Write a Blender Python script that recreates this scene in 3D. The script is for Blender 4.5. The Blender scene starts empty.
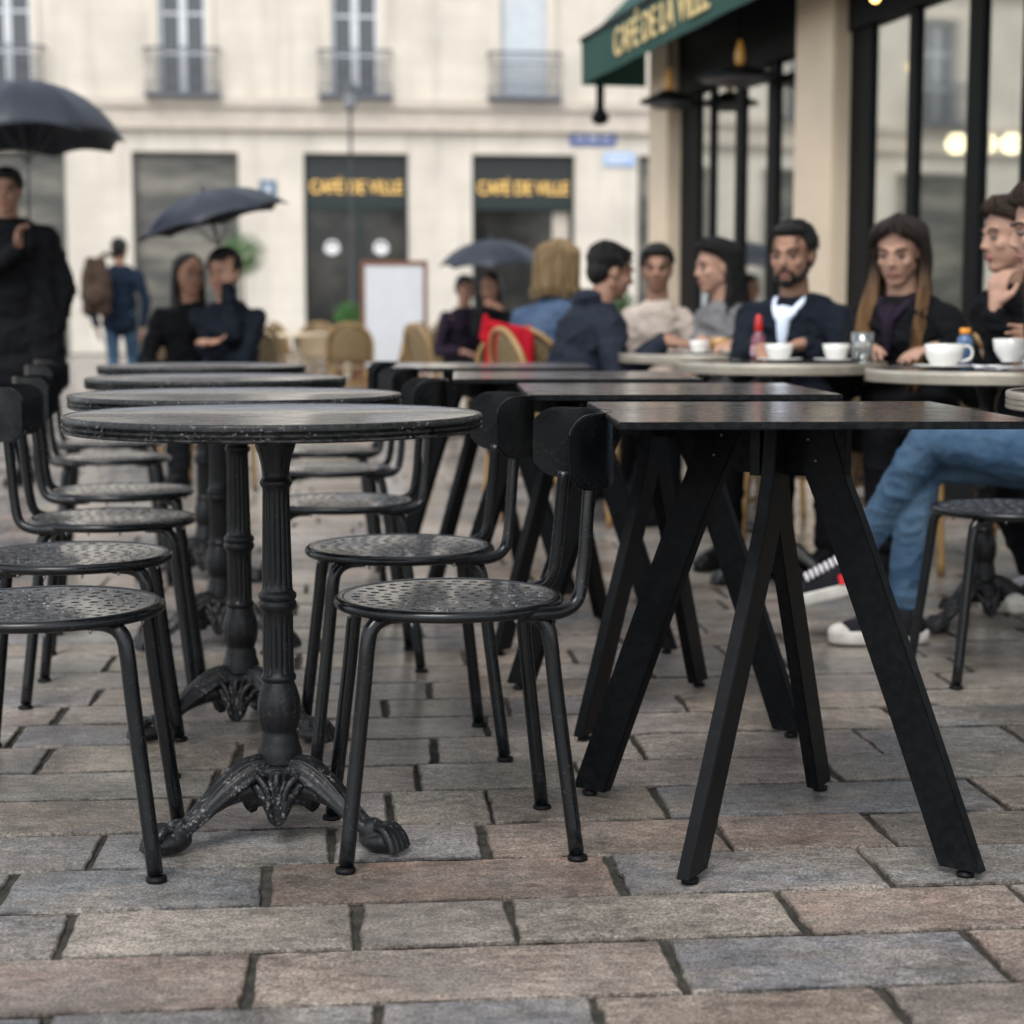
import bpy, bmesh, math, random
from mathutils import Vector, Matrix, Quaternion, noise
from mathutils.geometry import delaunay_2d_cdt
R = math.radians
V = Vector
random.seed(7)
scene = bpy.context.scene
COL = scene.collection

# ------------------------------------------------------------------ camera, light
cam_d = bpy.data.cameras.new('camera'); cam = bpy.data.objects.new('camera', cam_d); COL.objects.link(cam)
PITCH = math.atan(194/1750)
cam.location = (0, 0, .89); cam.rotation_euler = (R(90)-PITCH, 0, 0)
cam_d.sensor_width = 36; cam_d.lens = 1750/1024*36; cam_d.clip_end = 500; cam_d.clip_start = .05
cam_d.dof.use_dof = True; cam_d.dof.focus_distance = 2.95; cam_d.dof.aperture_fstop = 3.5
scene.camera = cam
w = bpy.data.worlds.new('World'); scene.world = w; w.use_nodes = True
nt = w.node_tree; bg = nt.nodes['Background']
sky = nt.nodes.new('ShaderNodeTexSky'); sky.sky_type = 'NISHITA'; sky.sun_disc = False
SUN_E, SUN_R = R(55), R(200)
sky.sun_elevation = SUN_E; sky.sun_rotation = SUN_R; sky.air_density = 1.0; sky.dust_density = 1.5
hs = nt.nodes.new('ShaderNodeHueSaturation'); hs.inputs['Saturation'].default_value = .30
nt.links.new(sky.outputs[0], hs.inputs['Color']); nt.links.new(hs.outputs[0], bg.inputs[0]); bg.inputs[1].default_value = .15
sd = bpy.data.lights.new('sun', 'SUN'); sun = bpy.data.objects.new('sun', sd); COL.objects.link(sun)
sd.energy = .9; sd.angle = R(25); sd.color = (1, .98, .95)
# light from behind the camera, a little from the left
dirv = V((math.sin(SUN_R)*math.cos(SUN_E), math.cos(SUN_R)*math.cos(SUN_E), math.sin(SUN_E)))
sun.rotation_euler = dirv.to_track_quat('Z', 'Y').to_euler()
vs = scene.view_settings
vs.view_transform = 'Standard'; vs.look = 'None'; vs.gamma = 1; vs.exposure = 1.05
scene.cycles.max_bounces = 6

# ------------------------------------------------------------------ materials
def M(name, col, rough=.5, metal=0, spec=.5, coat=0, coat_r=.1, var=None, bump=None, wear=None, rvar=None, emit=None, trans=0, sheen=0, coords='Object', vstretch=None):
    """var=(colour2, scale, contrast)  bump=(scale, strength, dist)  wear=(colour, amount)  rvar=(scale, low, high)"""
    m = bpy.data.materials.new(name); m.use_nodes = True
    t = m.node_tree; n = t.nodes; l = t.links; b = n['Principled BSDF']
    b.inputs['Base Color'].default_value = (*col, 1); b.inputs['Roughness'].default_value = rough
    b.inputs['Metallic'].default_value = metal; b.inputs['Specular IOR Level'].default_value = spec
    b.inputs['Coat Weight'].default_value = coat; b.inputs['Coat Roughness'].default_value = coat_r
    b.inputs['Transmission Weight'].default_value = trans; b.inputs['Sheen Weight'].default_value = sheen
    tc = n.new('ShaderNodeTexCoord'); co = tc.outputs[coords]
    if vstretch:
        mp = n.new('ShaderNodeMapping'); mp.inputs['Scale'].default_value = vstretch; l.new(co, mp.inputs[0]); co = mp.outputs[0]
    def noi(s, d=6, r=.6):
        q = n.new('ShaderNodeTexNoise'); q.inputs['Scale'].default_value = s; q.inputs['Detail'].default_value = d
        q.inputs['Roughness'].default_value = r; l.new(co, q.inputs['Vector']); return q.outputs['Fac']
    def ramp(f, a, c):
        q = n.new('ShaderNodeMapRange'); q.inputs[1].default_value = a; q.inputs[2].default_value = c; l.new(f, q.inputs[0]); return q
    def mix(f, A, B):
        q = n.new('ShaderNodeMix'); q.data_type = 'RGBA'
        l.new(f, q.inputs[0])
        for s, x in ((6, A), (7, B)):
            if isinstance(x, tuple): q.inputs[s].default_value = (*x, 1)
            else: l.new(x, q.inputs[s])
        return q.outputs[2]
    c = col
    if var:
        c2, s, k = var; c = mix(ramp(noi(s), .5-k, .5+k).outputs[0], col, c2)
    if wear:
        wc, amt = wear
        f1 = ramp(noi(160, 3), .62-amt*.1, .70-amt*.1).outputs[0]
        f2 = ramp(noi(22, 4), .45, .62).outputs[0]
        mm = n.new('ShaderNodeMath'); mm.operation = 'MULTIPLY'; l.new(f1, mm.inputs[0]); l.new(f2, mm.inputs[1])
        g = n.new('ShaderNodeNewGeometry'); pr = ramp(g.outputs['Pointiness'], .54, .62).outputs[0]
        m3 = n.new('ShaderNodeMath'); m3.operation = 'MULTIPLY'; l.new(pr, m3.inputs[0]); l.new(ramp(noi(60, 4), .4, .65).outputs[0], m3.inputs[1])
        m2 = n.new('ShaderNodeMath'); m2.operation = 'MAXIMUM'; l.new(mm.outputs[0], m2.inputs[0]); l.new(m3.outputs[0], m2.inputs[1])
        m4 = n.new('ShaderNodeMath'); m4.operation = 'MULTIPLY'; m4.inputs[1].default_value = min(1, amt); l.new(m2.outputs[0], m4.inputs[0])
        c = mix(m4.outputs[0], c, wc)
    if not isinstance(c, tuple): l.new(c, b.inputs['Base Color'])
    if rvar:
        s, lo, hi = rvar; q = ramp(noi(s, 5), .35, .65); q.inputs[3].default_value = lo; q.inputs[4].default_value = hi; l.new(q.outputs[0], b.inputs['Roughness'])
    if bump:
        s, st, d = bump; bp = n.new('ShaderNodeBump'); bp.inputs['Strength'].default_value = st; bp.inputs['Distance'].default_value = d
        l.new(noi(s, 8, .65), bp.inputs['Height']); l.new(bp.outputs[0], b.inputs['Normal'])
    if emit: b.inputs['Emission Color'].default_value = (*emit[0], 1); b.inputs['Emission Strength'].default_value = emit[1]
    return m

def add_drops(m, scale, thr, dist=.001, strength=.6):
    """rain beads standing on a surface: small voronoi domes that also turn it glossier"""
    t = m.node_tree; n = t.nodes; l = t.links; b = n['Principled BSDF']
    tc = n.new('ShaderNodeTexCoord'); v = n.new('ShaderNodeTexVoronoi'); v.inputs['Scale'].default_value = scale
    l.new(tc.outputs['Object'], v.inputs['Vector'])
    q = n.new('ShaderNodeMapRange'); q.inputs[1].default_value = thr; q.inputs[2].default_value = thr*.35; l.new(v.outputs['Distance'], q.inputs[0])
    bp = n.new('ShaderNodeBump'); bp.inputs['Strength'].default_value = strength; bp.inputs['Distance'].default_value = dist
    l.new(q.outputs[0], bp.inputs['Height'])
    old = b.inputs['Normal'].links
    if old: l.new(old[0].from_socket, bp.inputs['Normal'])
    l.new(bp.outputs[0], b.inputs['Normal'])

iron = M('wet_cast_iron', (.0035, .004, .005), .34, 0, .26, .06, .15, var=((.007, .008, .009), 9, .15), bump=(150, .4, .002), wear=((.2, .2, .2), .25), rvar=(30, .26, .5))
rest_m = M('wet_black_backrest', (.003, .0036, .0045), .3, 0, .34, .0, .12, var=((.006, .007, .008), 12, .2), bump=(200, .25, .001), wear=((.16, .17, .18), .16), rvar=(16, .13, .32))
iron_b = M('weathered_cast_iron', (.004, .0045, .0055), .34, 0, .3, .06, .15, var=((.010, .011, .012), 12, .12), bump=(110, .7, .003), wear=((.22, .22, .22), .75), rvar=(30, .26, .5))
chair_m = M('wet_black_paint', (.003, .0036, .0045), .3, 0, .34, .0, .12, var=((.005, .006, .007), 12, .2), bump=(220, .18, .001), wear=((.16, .17, .18), .15), rvar=(18, .13, .30))
seat_m = M('wet_seat_paint', (.024, .025, .028), .4, 0, 1.0, 1.0, .12, bump=(260, .6, .002), var=((.12, .125, .13), 60, .07), rvar=(35, .14, .5))
add_drops(seat_m, 120, .5, .0022, 1.0)
powder = M('black_powder_coat', (.0016, .0021, .0028), .42, 0, .11, bump=(400, .08, .0006), var=((.003, .0035, .0042), 6, .2), wear=((.08, .09, .10), .10))
sheet = M('wet_black_tabletop', (.004, .005, .007), .25, 0, .8, .7, .14, var=((.010, .0105, .012), 7, .22), rvar=(9, .12, .4), bump=(70, .2, .001))
add_drops(sheet, 110, .3, .0012, .7)
top_m = M('wet_stone_tabletop', (.022, .023, .025), .3, 0, .6, .8, .2, var=((.05, .047, .044), 16, .2), rvar=(14, .2, .5), bump=(90, .25, .001))
add_drops(top_m, 120, .32, .0012, .7)
rim_m = M('worn_table_rim', (.0035, .004, .0045), .26, 0, .26, .0, .1, bump=(160, .3, .001), wear=((.36, .35, .34), .45), rvar=(40, .2, .45))
brass = M('pale_table_band', (.42, .38, .31), .3, .35, .5, .2, var=((.30, .27, .22), 18, .2), bump=(90, .1, .001))
darktop = M('dark_cafe_top', (.03, .035, .035), .18, 0, .6, .4)
white = M('glazed_china', (.72, .71, .67), .18, 0, .5, .4)
china_mark = M('ochre_glaze_mark', (.5, .33, .12), .25)
paper = M('white_paper', (.8, .8, .79), .7)
rubber = M('black_rubber', (.005, .005, .006), .5, 0, .15)
rattan = M('rattan_cane', (.30, .185, .07), .45, var=((.26, .15, .05), 30, .2), bump=(120, .4, .003))
weave = M('woven_cane', (.24, .17, .08), .5, var=((.12, .08, .035), 70, .12), bump=(90, .6, .004))
greenp = M('green_paint', (.002, .013, .011), .45, var=((.002, .014, .012), 4, .2))
awn = M('green_awning_cloth', (.002, .055, .040), .7, sheen=.0, bump=(300, .2, .001), var=((.0015, .043, .032), 3, .25))
gold = M('gold_letters', (.72, .55, .25), .45, .1)
gold_lit = M('lit_gold_letters', (.55, .36, .10), .4, emit=((1, .60, .16), .55))
frame_m = M('dark_frame_paint', (.004, .005, .0055), .55, 0, .12)
stone = M('limestone', (.68, .62, .53), .75, var=((.60, .54, .45), 1.2, .22), bump=(18, .4, .01))
stone_trim = M('limestone_trim', (.56, .50, .42), .75, var=((.44, .39, .33), 3, .22), bump=(18, .4, .01))
white_paint = M('white_joinery', (.66, .68, .70), .5, var=((.55, .57, .60), 3, .2))
shutter_m = M('pale_closed_blind', (.56, .60, .63), .6, var=((.48, .52, .55), 5, .2))
iron_rail = M('grey_iron_railing', (.09, .10, .12), .5)
pane_m = M('dark_window_pane', (.03, .036, .042), .08, 0, .8)
shopglass = M('shop_window_glass', (.012, .013, .013), .12, 0, .35, var=((.045, .042, .036), .9, .10))
shopglass2 = M('display_window_glass', (.055, .055, .05), .15, 0, .4, var=((.19, .175, .145), .9, .08), vstretch=(.35, 1, 1.5))
blue = M('blue_enamel', (.06, .10, .30), .35)
blue2 = M('pale_blue_enamel', (.30, .45, .70), .4)
wood_b = M('brown_board_frame', (.20, .075, .035), .5, var=((.13, .05, .025), 20, .2))
leaf_g = M('bright_leaf', (.022, .085, .012), .5, var=((.05, .17, .025), 14, .2))
leaf_d = M('deep_leaf', (.03, .09, .02), .5, var=((.05, .15, .03), 14, .2))
terra = M('clay_pot', (.30, .13, .07), .7, var=((.2, .09, .05), 8, .2))
umb_m = M('umbrella_cloth', (.012, .016, .026), .45, 0, .4, bump=(60, .2, .002), var=((.018, .023, .034), 5, .2))
add_drops(umb_m, 60, .3, .002, .5)
steel = M('umbrella_metal', (.10, .10, .11), .3, .8)
glow = M('lit_globe', (1, .9, .7), .3, emit=((1, .80, .48), 8))
glow_b = M('lit_bulb', (1, .8, .4), .3, emit=((1, .60, .18), 3.0))
heat_m = M('amber_glass', (.42, .22, .05), .25, emit=((1, .50, .10), .05))
dish_m = M('heater_reflector', (.10, .10, .105), .35, .6)
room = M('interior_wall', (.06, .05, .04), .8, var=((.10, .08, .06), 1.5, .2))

def glass_mat(name, tint, refl):
    m = bpy.data.materials.new(name); m.use_nodes = True; n = m.node_tree.nodes; l = m.node_tree.links; n.clear()
    o = n.new('ShaderNodeOutputMaterial'); mx = n.new('ShaderNodeMixShader'); a = n.new('ShaderNodeBsdfTransparent'); g = n.new('ShaderNodeBsdfGlossy')
    a.inputs[0].default_value = (*tint, 1); g.inputs['Roughness'].default_value = .04; g.inputs['Color'].default_value = (.86, .88, .86, 1)
    fr = n.new('ShaderNodeLayerWeight'); fr.inputs[0].default_value = .5; mr = n.new('ShaderNodeMapRange')
    mr.inputs[3].default_value = refl[0]; mr.inputs[4].default_value = refl[1]
    l.new(fr.outputs['Facing'], mr.inputs[0]); l.new(mr.outputs[0], mx.inputs[0]); l.new(a.outputs[0], mx.inputs[1]); l.new(g.outputs[0], mx.inputs[2]); l.new(mx.outputs[0], o.inputs[0])
    return m
cafe_glass = glass_mat('coated_cafe_glass', (.7, .73, .71), (.42, .85))
clear = glass_mat('drinking_glass', (.80, .84, .85), (.08, .6))
drop_m = glass_mat('rain_drop', (.6, .6, .62), (.1, .8))

def stone_wall_mat():
    """ashlar courses: joint lines pressed in by bump and dirtied joints"""
    m = M('ashlar_limestone', (.62, .555, .45), .78, bump=(14, .3, .01))
    n = m.node_tree.nodes; l = m.node_tree.links; b = n['Principled BSDF']
    tc = n.new('ShaderNodeTexCoord'); sep = n.new('ShaderNodeSeparateXYZ'); l.new(tc.outputs['Object'], sep.inputs[0])
    cb = n.new('ShaderNodeCombineXYZ'); l.new(sep.outputs['X'], cb.inputs['X']); l.new(sep.outputs['Z'], cb.inputs['Y'])
    br = n.new('ShaderNodeTexBrick'); br.inputs['Scale'].default_value = 1; br.inputs['Brick Width'].default_value = 1.3; br.inputs['Row Height'].default_value = .52
    br.inputs['Mortar Size'].default_value = .014; br.inputs['Mortar Smooth'].default_value = .3
    br.inputs['Color1'].default_value = (.655, .60, .515, 1); br.inputs['Color2'].default_value = (.63, .575, .49, 1); br.inputs['Mortar'].default_value = (.565, .515, .435, 1)
    l.new(cb.outputs[0], br.inputs['Vector'])
    nz = n.new('ShaderNodeTexNoise'); nz.inputs['Scale'].default_value = .8; nz.inputs['Detail'].default_value = 8; l.new(tc.outputs['Object'], nz.inputs['Vector'])
    mr = n.new('ShaderNodeMapRange'); mr.inputs[1].default_value = .35; mr.inputs[2].default_value = .75; mr.inputs[3].default_value = 1.04; mr.inputs[4].default_value = .80; l.new(nz.outputs['Fac'], mr.inputs[0])
    mx = n.new('ShaderNodeVectorMath'); mx.operation = 'SCALE'; l.new(br.outputs['Color'], mx.inputs[0]); l.new(mr.outputs[0], mx.inputs['Scale'])
    mp = n.new('ShaderNodeMapping'); mp.inputs['Scale'].default_value = (2.2, 2.2, .16); l.new(tc.outputs['Object'], mp.inputs[0]); n2 = n.new('ShaderNodeTexNoise'); n2.inputs['Scale'].default_value = 1.3; n2.inputs['Detail'].default_value = 7; l.new(mp.outputs[0], n2.inputs['Vector'])
    m2 = n.new('ShaderNodeMapRange'); m2.inputs[1].default_value = .50; m2.inputs[2].default_value = .68; m2.inputs[3].default_value = 1; m2.inputs[4].default_value = .87; l.new(n2.outputs['Fac'], m2.inputs[0])
    x2 = n.new('ShaderNodeVectorMath'); x2.operation = 'SCALE'; l.new(mx.outputs[0], x2.inputs[0]); l.new(m2.outputs[0], x2.inputs['Scale']); l.new(x2.outputs[0], b.inputs['Base Color'])
    return m
ashlar = stone_wall_mat()

def cloth(name, col, col2=None, rough=.85, sheen=0, s=14):
    return M(name, col, rough, 0, .15, sheen=sheen, var=((col2 or tuple(c*1.6 for c in col)), s, .2), bump=(22, .55, .02))
def skinm(name, col): return M(name, col, .6, 0, .25, var=(tuple(c*.82 for c in col), 18, .25), bump=(90, .1, .002))
skin = skinm('skin', (.34, .19, .13)); skin2 = skinm('pale_skin', (.42, .25, .18))
hair_b = M('black_hair', (.005, .0045, .004), .45, 0, .3, bump=(40, 1.0, .012), vstretch=(3, 3, .35))
hair_d = M('dark_brown_hair', (.014, .008, .005), .42, 0, .35, bump=(40, 1.0, .012), vstretch=(3, 3, .35), var=((.050, .027, .014), 26, .10))
hair_h = M('honey_hair_ends', (.30, .15, .055), .45, 0, .5, bump=(40, 1.0, .012), vstretch=(3, 3, .3), var=((.13, .06, .025), 22, .15))
hair_l = M('blond_hair', (.34, .24, .12), .5, 0, .4, bump=(40, 1.0, .012), vstretch=(3, 3, .3), var=((.19, .12, .055), 22, .15))
hair_g = M('ombre_hair', (.018, .010, .006), .45, 0, .4, bump=(40, 1.0, .012), vstretch=(3, 3, .35))
_n = hair_g.node_tree.nodes; _l = hair_g.node_tree.links
_tc = _n.new('ShaderNodeTexCoord'); _s = _n.new('ShaderNodeSeparateXYZ'); _l.new(_tc.outputs['Object'], _s.inputs[0]); _mr = _n.new('ShaderNodeMapRange'); _mr.inputs[1].default_value = 1.08; _mr.inputs[2].default_value = .86; _l.new(_s.outputs['Z'], _mr.inputs[0])
_mx = _n.new('ShaderNodeMix'); _mx.data_type = 'RGBA'; _mx.inputs[6].default_value = (.018, .010, .006, 1); _mx.inputs[7].default_value = (.26, .135, .05, 1); _l.new(_mr.outputs[0], _mx.inputs[0]); _l.new(_mx.outputs[2], _n['Principled BSDF'].inputs['Base Color'])
eye_w = M('eye_white', (.12, .095, .085), .4); eye_i = M('eye_iris', (.02, .012, .008), .1)
lip_m = M('lips', (.27, .10, .085), .5)
brow_m = M('eyebrow_hair', (.02, .012, .008), .8)
denim = cloth('blue_denim', (.024, .056, .105), (.075, .130, .195), s=8); denim_l = cloth('light_denim', (.035, .06, .11), (.08, .12, .19), s=9)
blackc = cloth('black_cloth', (.0028, .0032, .0042)); navy = cloth('navy_cloth', (.0045, .0065, .011)); charcoal = cloth('charcoal_cloth', (.011, .014, .022), s=30)
greyk = cloth('grey_knit', (.13, .13, .135), (.18, .18, .18), s=40); bluec = cloth('blue_jacket', (.005, .011, .022)); cream = cloth('cream_cloth', (.34, .29, .25))
shirt_m = cloth('pale_blue_shirt', (.50, .56, .66)); brownc = cloth('brown_leather', (.042, .028, .020)); redc = cloth('red_cloth', (.42, .008, .02), (.28, .005, .012)); plum = cloth('plum_cloth', (.007, .005, .010), (.022, .013, .026))
canvas_b = cloth('black_canvas', (.010, .010, .013)); sole_m = M('white_rubber', (.62, .60, .55), .6, var=((.42, .40, .36), 25, .2)); lace_m = M('grey_laces', (.55, .53, .56), .8); red_tag = M('red_tag', (.7, .02, .03), .5)

# ------------------------------------------------------------------ object helpers
def tag(o, label=None, cat=None, group=None, kind=None):
    if label: o['label'] = label
    if cat: o['category'] = cat
    if group: o['group'] = group
    if kind: o['kind'] = kind
    return o
def thing(name, label, cat, loc=(0, 0, 0), rz=0, group=None):
    o = bpy.data.objects.new(name, None); COL.objects.link(o); o.location = loc; o.rotation_euler = (0, 0, rz); o.empty_display_size = .1
    return tag(o, label, cat, group)
def link(name, me, mats, parent=None, loc=None, rot=None):
    if mats is not None:
        for m in (mats if isinstance(mats, (list, tuple)) else [mats]): me.materials.append(m)
    me.name = name
    o = bpy.data.objects.new(name, me); COL.objects.link(o); o.parent = parent
    if loc is not None: o.location = loc
    if rot is not None: o.rotation_euler = rot
    return o
def bm_mesh(bm, smooth=True, recalc=True):
    if recalc: bmesh.ops.recalc_face_normals(bm, faces=bm.faces)
    me = bpy.data.meshes.new('m'); bm.to_mesh(me); bm.free()
    if smooth:
        me.polygons.foreach_set('use_smooth', [True]*len(me.polygons))
    return me
def obj(name, bm, mats, parent=None, smooth=False, loc=None, rot=None, sharp=None):
    me = bm_mesh(bm, smooth or sharp is not None)
    if sharp is not None: me.set_sharp_from_angle(angle=R(sharp))
    return link(name, me, mats, parent, loc, rot)
def kids(o): return [c for c in bpy.data.objects if c.parent == o]
def copy_tree(o, parent=None, label=None):
    c = o.copy(); COL.objects.link(c)
    if parent is not None: c.parent = parent; c.matrix_parent_inverse = o.matrix_parent_inverse.copy()
    if label: c['label'] = label
    for k in kids(o): copy_tree(k, c)
    return c
def B(bm, x0, x1, y0, y1, z0, z1, mi=0, bev=0):
    r = bmesh.ops.create_cube(bm, size=1, matrix=Matrix.Translation(((x0+x1)/2, (y0+y1)/2, (z0+z1)/2)) @ Matrix.Diagonal((abs(x1-x0), abs(y1-y0), abs(z1-z0), 1)))
    vs_ = r['verts']; fs = {f for v in vs_ for f in v.link_faces}
    for f in fs: f.material_index = mi
    if bev:
        es = {e for v in vs_ for e in v.link_edges}
        bmesh.ops.bevel(bm, geom=list(es), offset=bev, segments=2, affect='EDGES')
    return bm
def basis(d):
    d = d.normalized(); a = V((0, 0, 1)) if abs(d.z) < .9 else V((1, 0, 0))
    u = d.cross(a).normalized(); return u, d.cross(u).normalized()
def rings(bm, rs, mi=0, closed=False):
    """rs: list of lists of points -> skinned closed surface"""
    vr = [[bm.verts.new(p) for p in r] for r in rs]; n = len(rs[0])
    for a, b in zip(vr, vr[1:] + ([vr[0]] if closed else [])):
        for i in range(n):
            f = bm.faces.new((a[i], a[(i+1) % n], b[(i+1) % n], b[i])); f.material_index = mi
    if not closed:
        for r in (vr[0][::-1], vr[-1]):
            f = bm.faces.new(r); f.material_index = mi
    return bm
def caps(bm, p1, r1, p2=None, r2=None, seg=14, mi=0):
    p1 = V(p1); p2 = V(p2) if p2 is not None else p1 + V((0, 0, 1e-4)); r2 = r1 if r2 is None else r2
    d = p2-p1
    if d.length < 1e-5: d = V((0, 0, 1e-4))
    dn = d.normalized(); u, v = basis(dn); rs = []
    prof = [(p1, r1, t) for t in (-80, -55, -28, 0)] + [(p2, r2, t) for t in (0, 28, 55, 80)]
    for c, r, t in prof:
        cc = c + dn*(r*math.sin(R(t))); rr = r*math.cos(R(t))
        rs.append([cc + u*(rr*math.cos(2*math.pi*i/seg)) + v*(rr*math.sin(2*math.pi*i/seg)) for i in range(seg)])
    return rings(bm, rs, mi)
def ell(bm, c, r, m3=None, sub=3, mi=0):
    mm = Matrix.Translation(V(c)) @ ((m3.to_4x4()) if m3 else Matrix.Identity(4)) @ Matrix.Diagonal((r[0], r[1], r[2], 1))
    res = bmesh.ops.create_icosphere(bm, subdivisions=sub, radius=1, matrix=mm)
    if mi:
        for f in {f for v in res['verts'] for f in v.link_faces}: f.material_index = mi
    return bm
def smooth_path(pts, k=6):
    """Catmull-Rom through points; each point may carry extra values"""
    P = [tuple(p) for p in pts]; P = [tuple(2*a-b for a, b in zip(P[0], P[1]))] + P + [tuple(2*a-b for a, b in zip(P[-1], P[-2]))]
    out = []
    for i in range(1, len(P)-2):
        for j in range(k):
            t = j/k; out.append(tuple(.5*((2*b)+(c-a)*t+(2*a-5*b+4*c-d)*t*t+(3*b-3*c+d-a)*t**3) for a, b, c, d in zip(P[i-1], P[i], P[i+1], P[i+2])))
    out.append(P[-2]); return out
def tube(bm, pts, r, seg=12, mi=0, k=6, sm=True, closed=False):
    """pts of 3 values (radius r) or 4 values (own radius)"""
    if sm: pts = smooth_path(pts, k)
    P = [V(p[:3]) for p in pts]; rad = [p[3] if len(p) > 3 else r for p in pts]
    u = None; rs = []
    for i, p in enumerate(P):
        if closed: d = P[(i+1) % len(P)] - P[i-1]
        else: d = P[min(i+1, len(P)-1)] - P[max(i-1, 0)]
        d.normalize()
        if u is None: u, _ = basis(d)
        u = (u - d*u.dot(d)).normalized(); v = d.cross(u)
        rs.append([p + u*(rad[i]*math.cos(2*math.pi*j/seg)) + v*(rad[i]*math.sin(2*math.pi*j/seg)) for j in range(seg)])
    return rings(bm, rs, mi, closed)
def lathe(bm, prof, seg=48, mi=0, flute=None, c=(0, 0)):
    """prof: [(r,z)...] bottom to top; flute(z, ang)->radius factor"""
    rs = []
    for r, z in prof:
        rs.append([V((c[0] + r*(flute(z, 2*math.pi*i/seg) if flute else 1)*math.cos(2*math.pi*i/seg), c[1] + r*(flute(z, 2*math.pi*i/seg) if flute else 1)*math.sin(2*math.pi*i/seg), z)) for i in range(seg)])
    return rings(bm, rs, mi)
def organic(bm, voxel, it=3, fac=.5):
    """fuse overlapping closed shapes into one continuous smooth skin"""
    me = bm_mesh(bm, False); o = bpy.data.objects.new('tmp', me); COL.objects.link(o)
    a = o.modifiers.new('r', 'REMESH'); a.mode = 'VOXEL'; a.voxel_size = voxel; a.use_smooth_shade = True
    if it: s = o.modifiers.new('s', 'SMOOTH'); s.iterations = it; s.factor = fac
    dg = bpy.context.evaluated_depsgraph_get(); out = bpy.data.meshes.new_from_object(o.evaluated_get(dg))
    bpy.data.objects.remove(o); bpy.data.meshes.remove(me)
    out.polygons.foreach_set('use_smooth', [True]*len(out.polygons))
    return out
def folds(me, amp=.010, f=6.5):
    vs_ = me.vertices; nr = [v_.normal.copy() for v_ in vs_]
    for v_, n_ in zip(vs_, nr):
        p = v_.co; q = V((p.x*f+noise.noise(p*4)*1.2, p.y*f, p.z*f*1.5))
        a = (1-abs(noise.noise(q)))**4; b_ = (1-abs(noise.noise(q*2.3+V((5, 3, 1)))))**4
        v_.co += n_*(amp*(a-.45) + amp*.45*(b_-.45))
    me.update(); return me
def text_mesh(s, size, ext, off=0, xs=1):
    cu = bpy.data.curves.new('t', 'FONT'); cu.body = s; cu.size = size; cu.extrude = ext; cu.offset = off; cu.align_x = 'CENTER'; cu.align_y = 'CENTER'
    o = bpy.data.objects.new('t', cu); COL.objects.link(o); dg = bpy.context.evaluated_depsgraph_get()
    me = bpy.data.meshes.new_from_object(o.evaluated_get(dg)); bpy.data.objects.remove(o)
    if xs != 1: me.transform(Matrix.Diagonal((xs, 1, 1, 1)))
    return me

# ------------------------------------------------------------------ ground
bm = bmesh.new(); B(bm, -90, 90, -20, 120, -.30, -.0075)
mortar = M('mossy_sand_joint', (.085, .075, .060), .9, var=((.030, .032, .022), 38, .12), bump=(120, 1.0, .02))
add = obj('ground', bm, mortar); tag(add, kind='structure')
PA = R(5.3)
def uvw(u, v): return (u*math.cos(PA)-v*math.sin(PA), u*math.sin(PA)+v*math.cos(PA))
near_rows = [
 (2.011, 2.211, [-0.392, 0.029, 0.312, 0.703], 'GgGTt'), (2.211, 2.414, [-0.542, -0.145, 0.441, 0.884], 'TBTGT'),
 (2.414, 2.609, [-0.421, 0.003, 0.233, 0.655], 'gCcCT'), (2.609, 2.814, [-0.549, -0.139, 0.419, 0.845], 'GGRGg'),
 (2.814, 3.017, [-0.43, -0.038, 0.219, 0.637, 0.915], 'gggBBb'), (3.017, 3.235, [-0.295, 0.066, 0.249, 0.567, 1.188], 'YcYbGT'),
 (3.235, 3.437, [-0.747, -0.27, 0.124, 0.445, 0.941], 'YcYcCc'), (3.437, 3.657, [-0.623, -0.234, 0.169, 0.594, 1.09], 'cYcCcg')]
PC = {'G': (0.201, 0.200, 0.205), 'g': (0.232, 0.223, 0.219), 'C': (0.337, 0.294, 0.257), 'c': (0.296, 0.263, 0.230), 'T': (0.290, 0.229, 0.189), 't': (0.257, 0.214, 0.184), 'B': (0.246, 0.184, 0.149), 'b': (0.211, 0.173, 0.145), 'R': (0.251, 0.184, 0.147), 'Y': (0.317, 0.264, 0.210)}
bm = bmesh.new(); cl = bm.loops.layers.float_color.new('stone')
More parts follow.
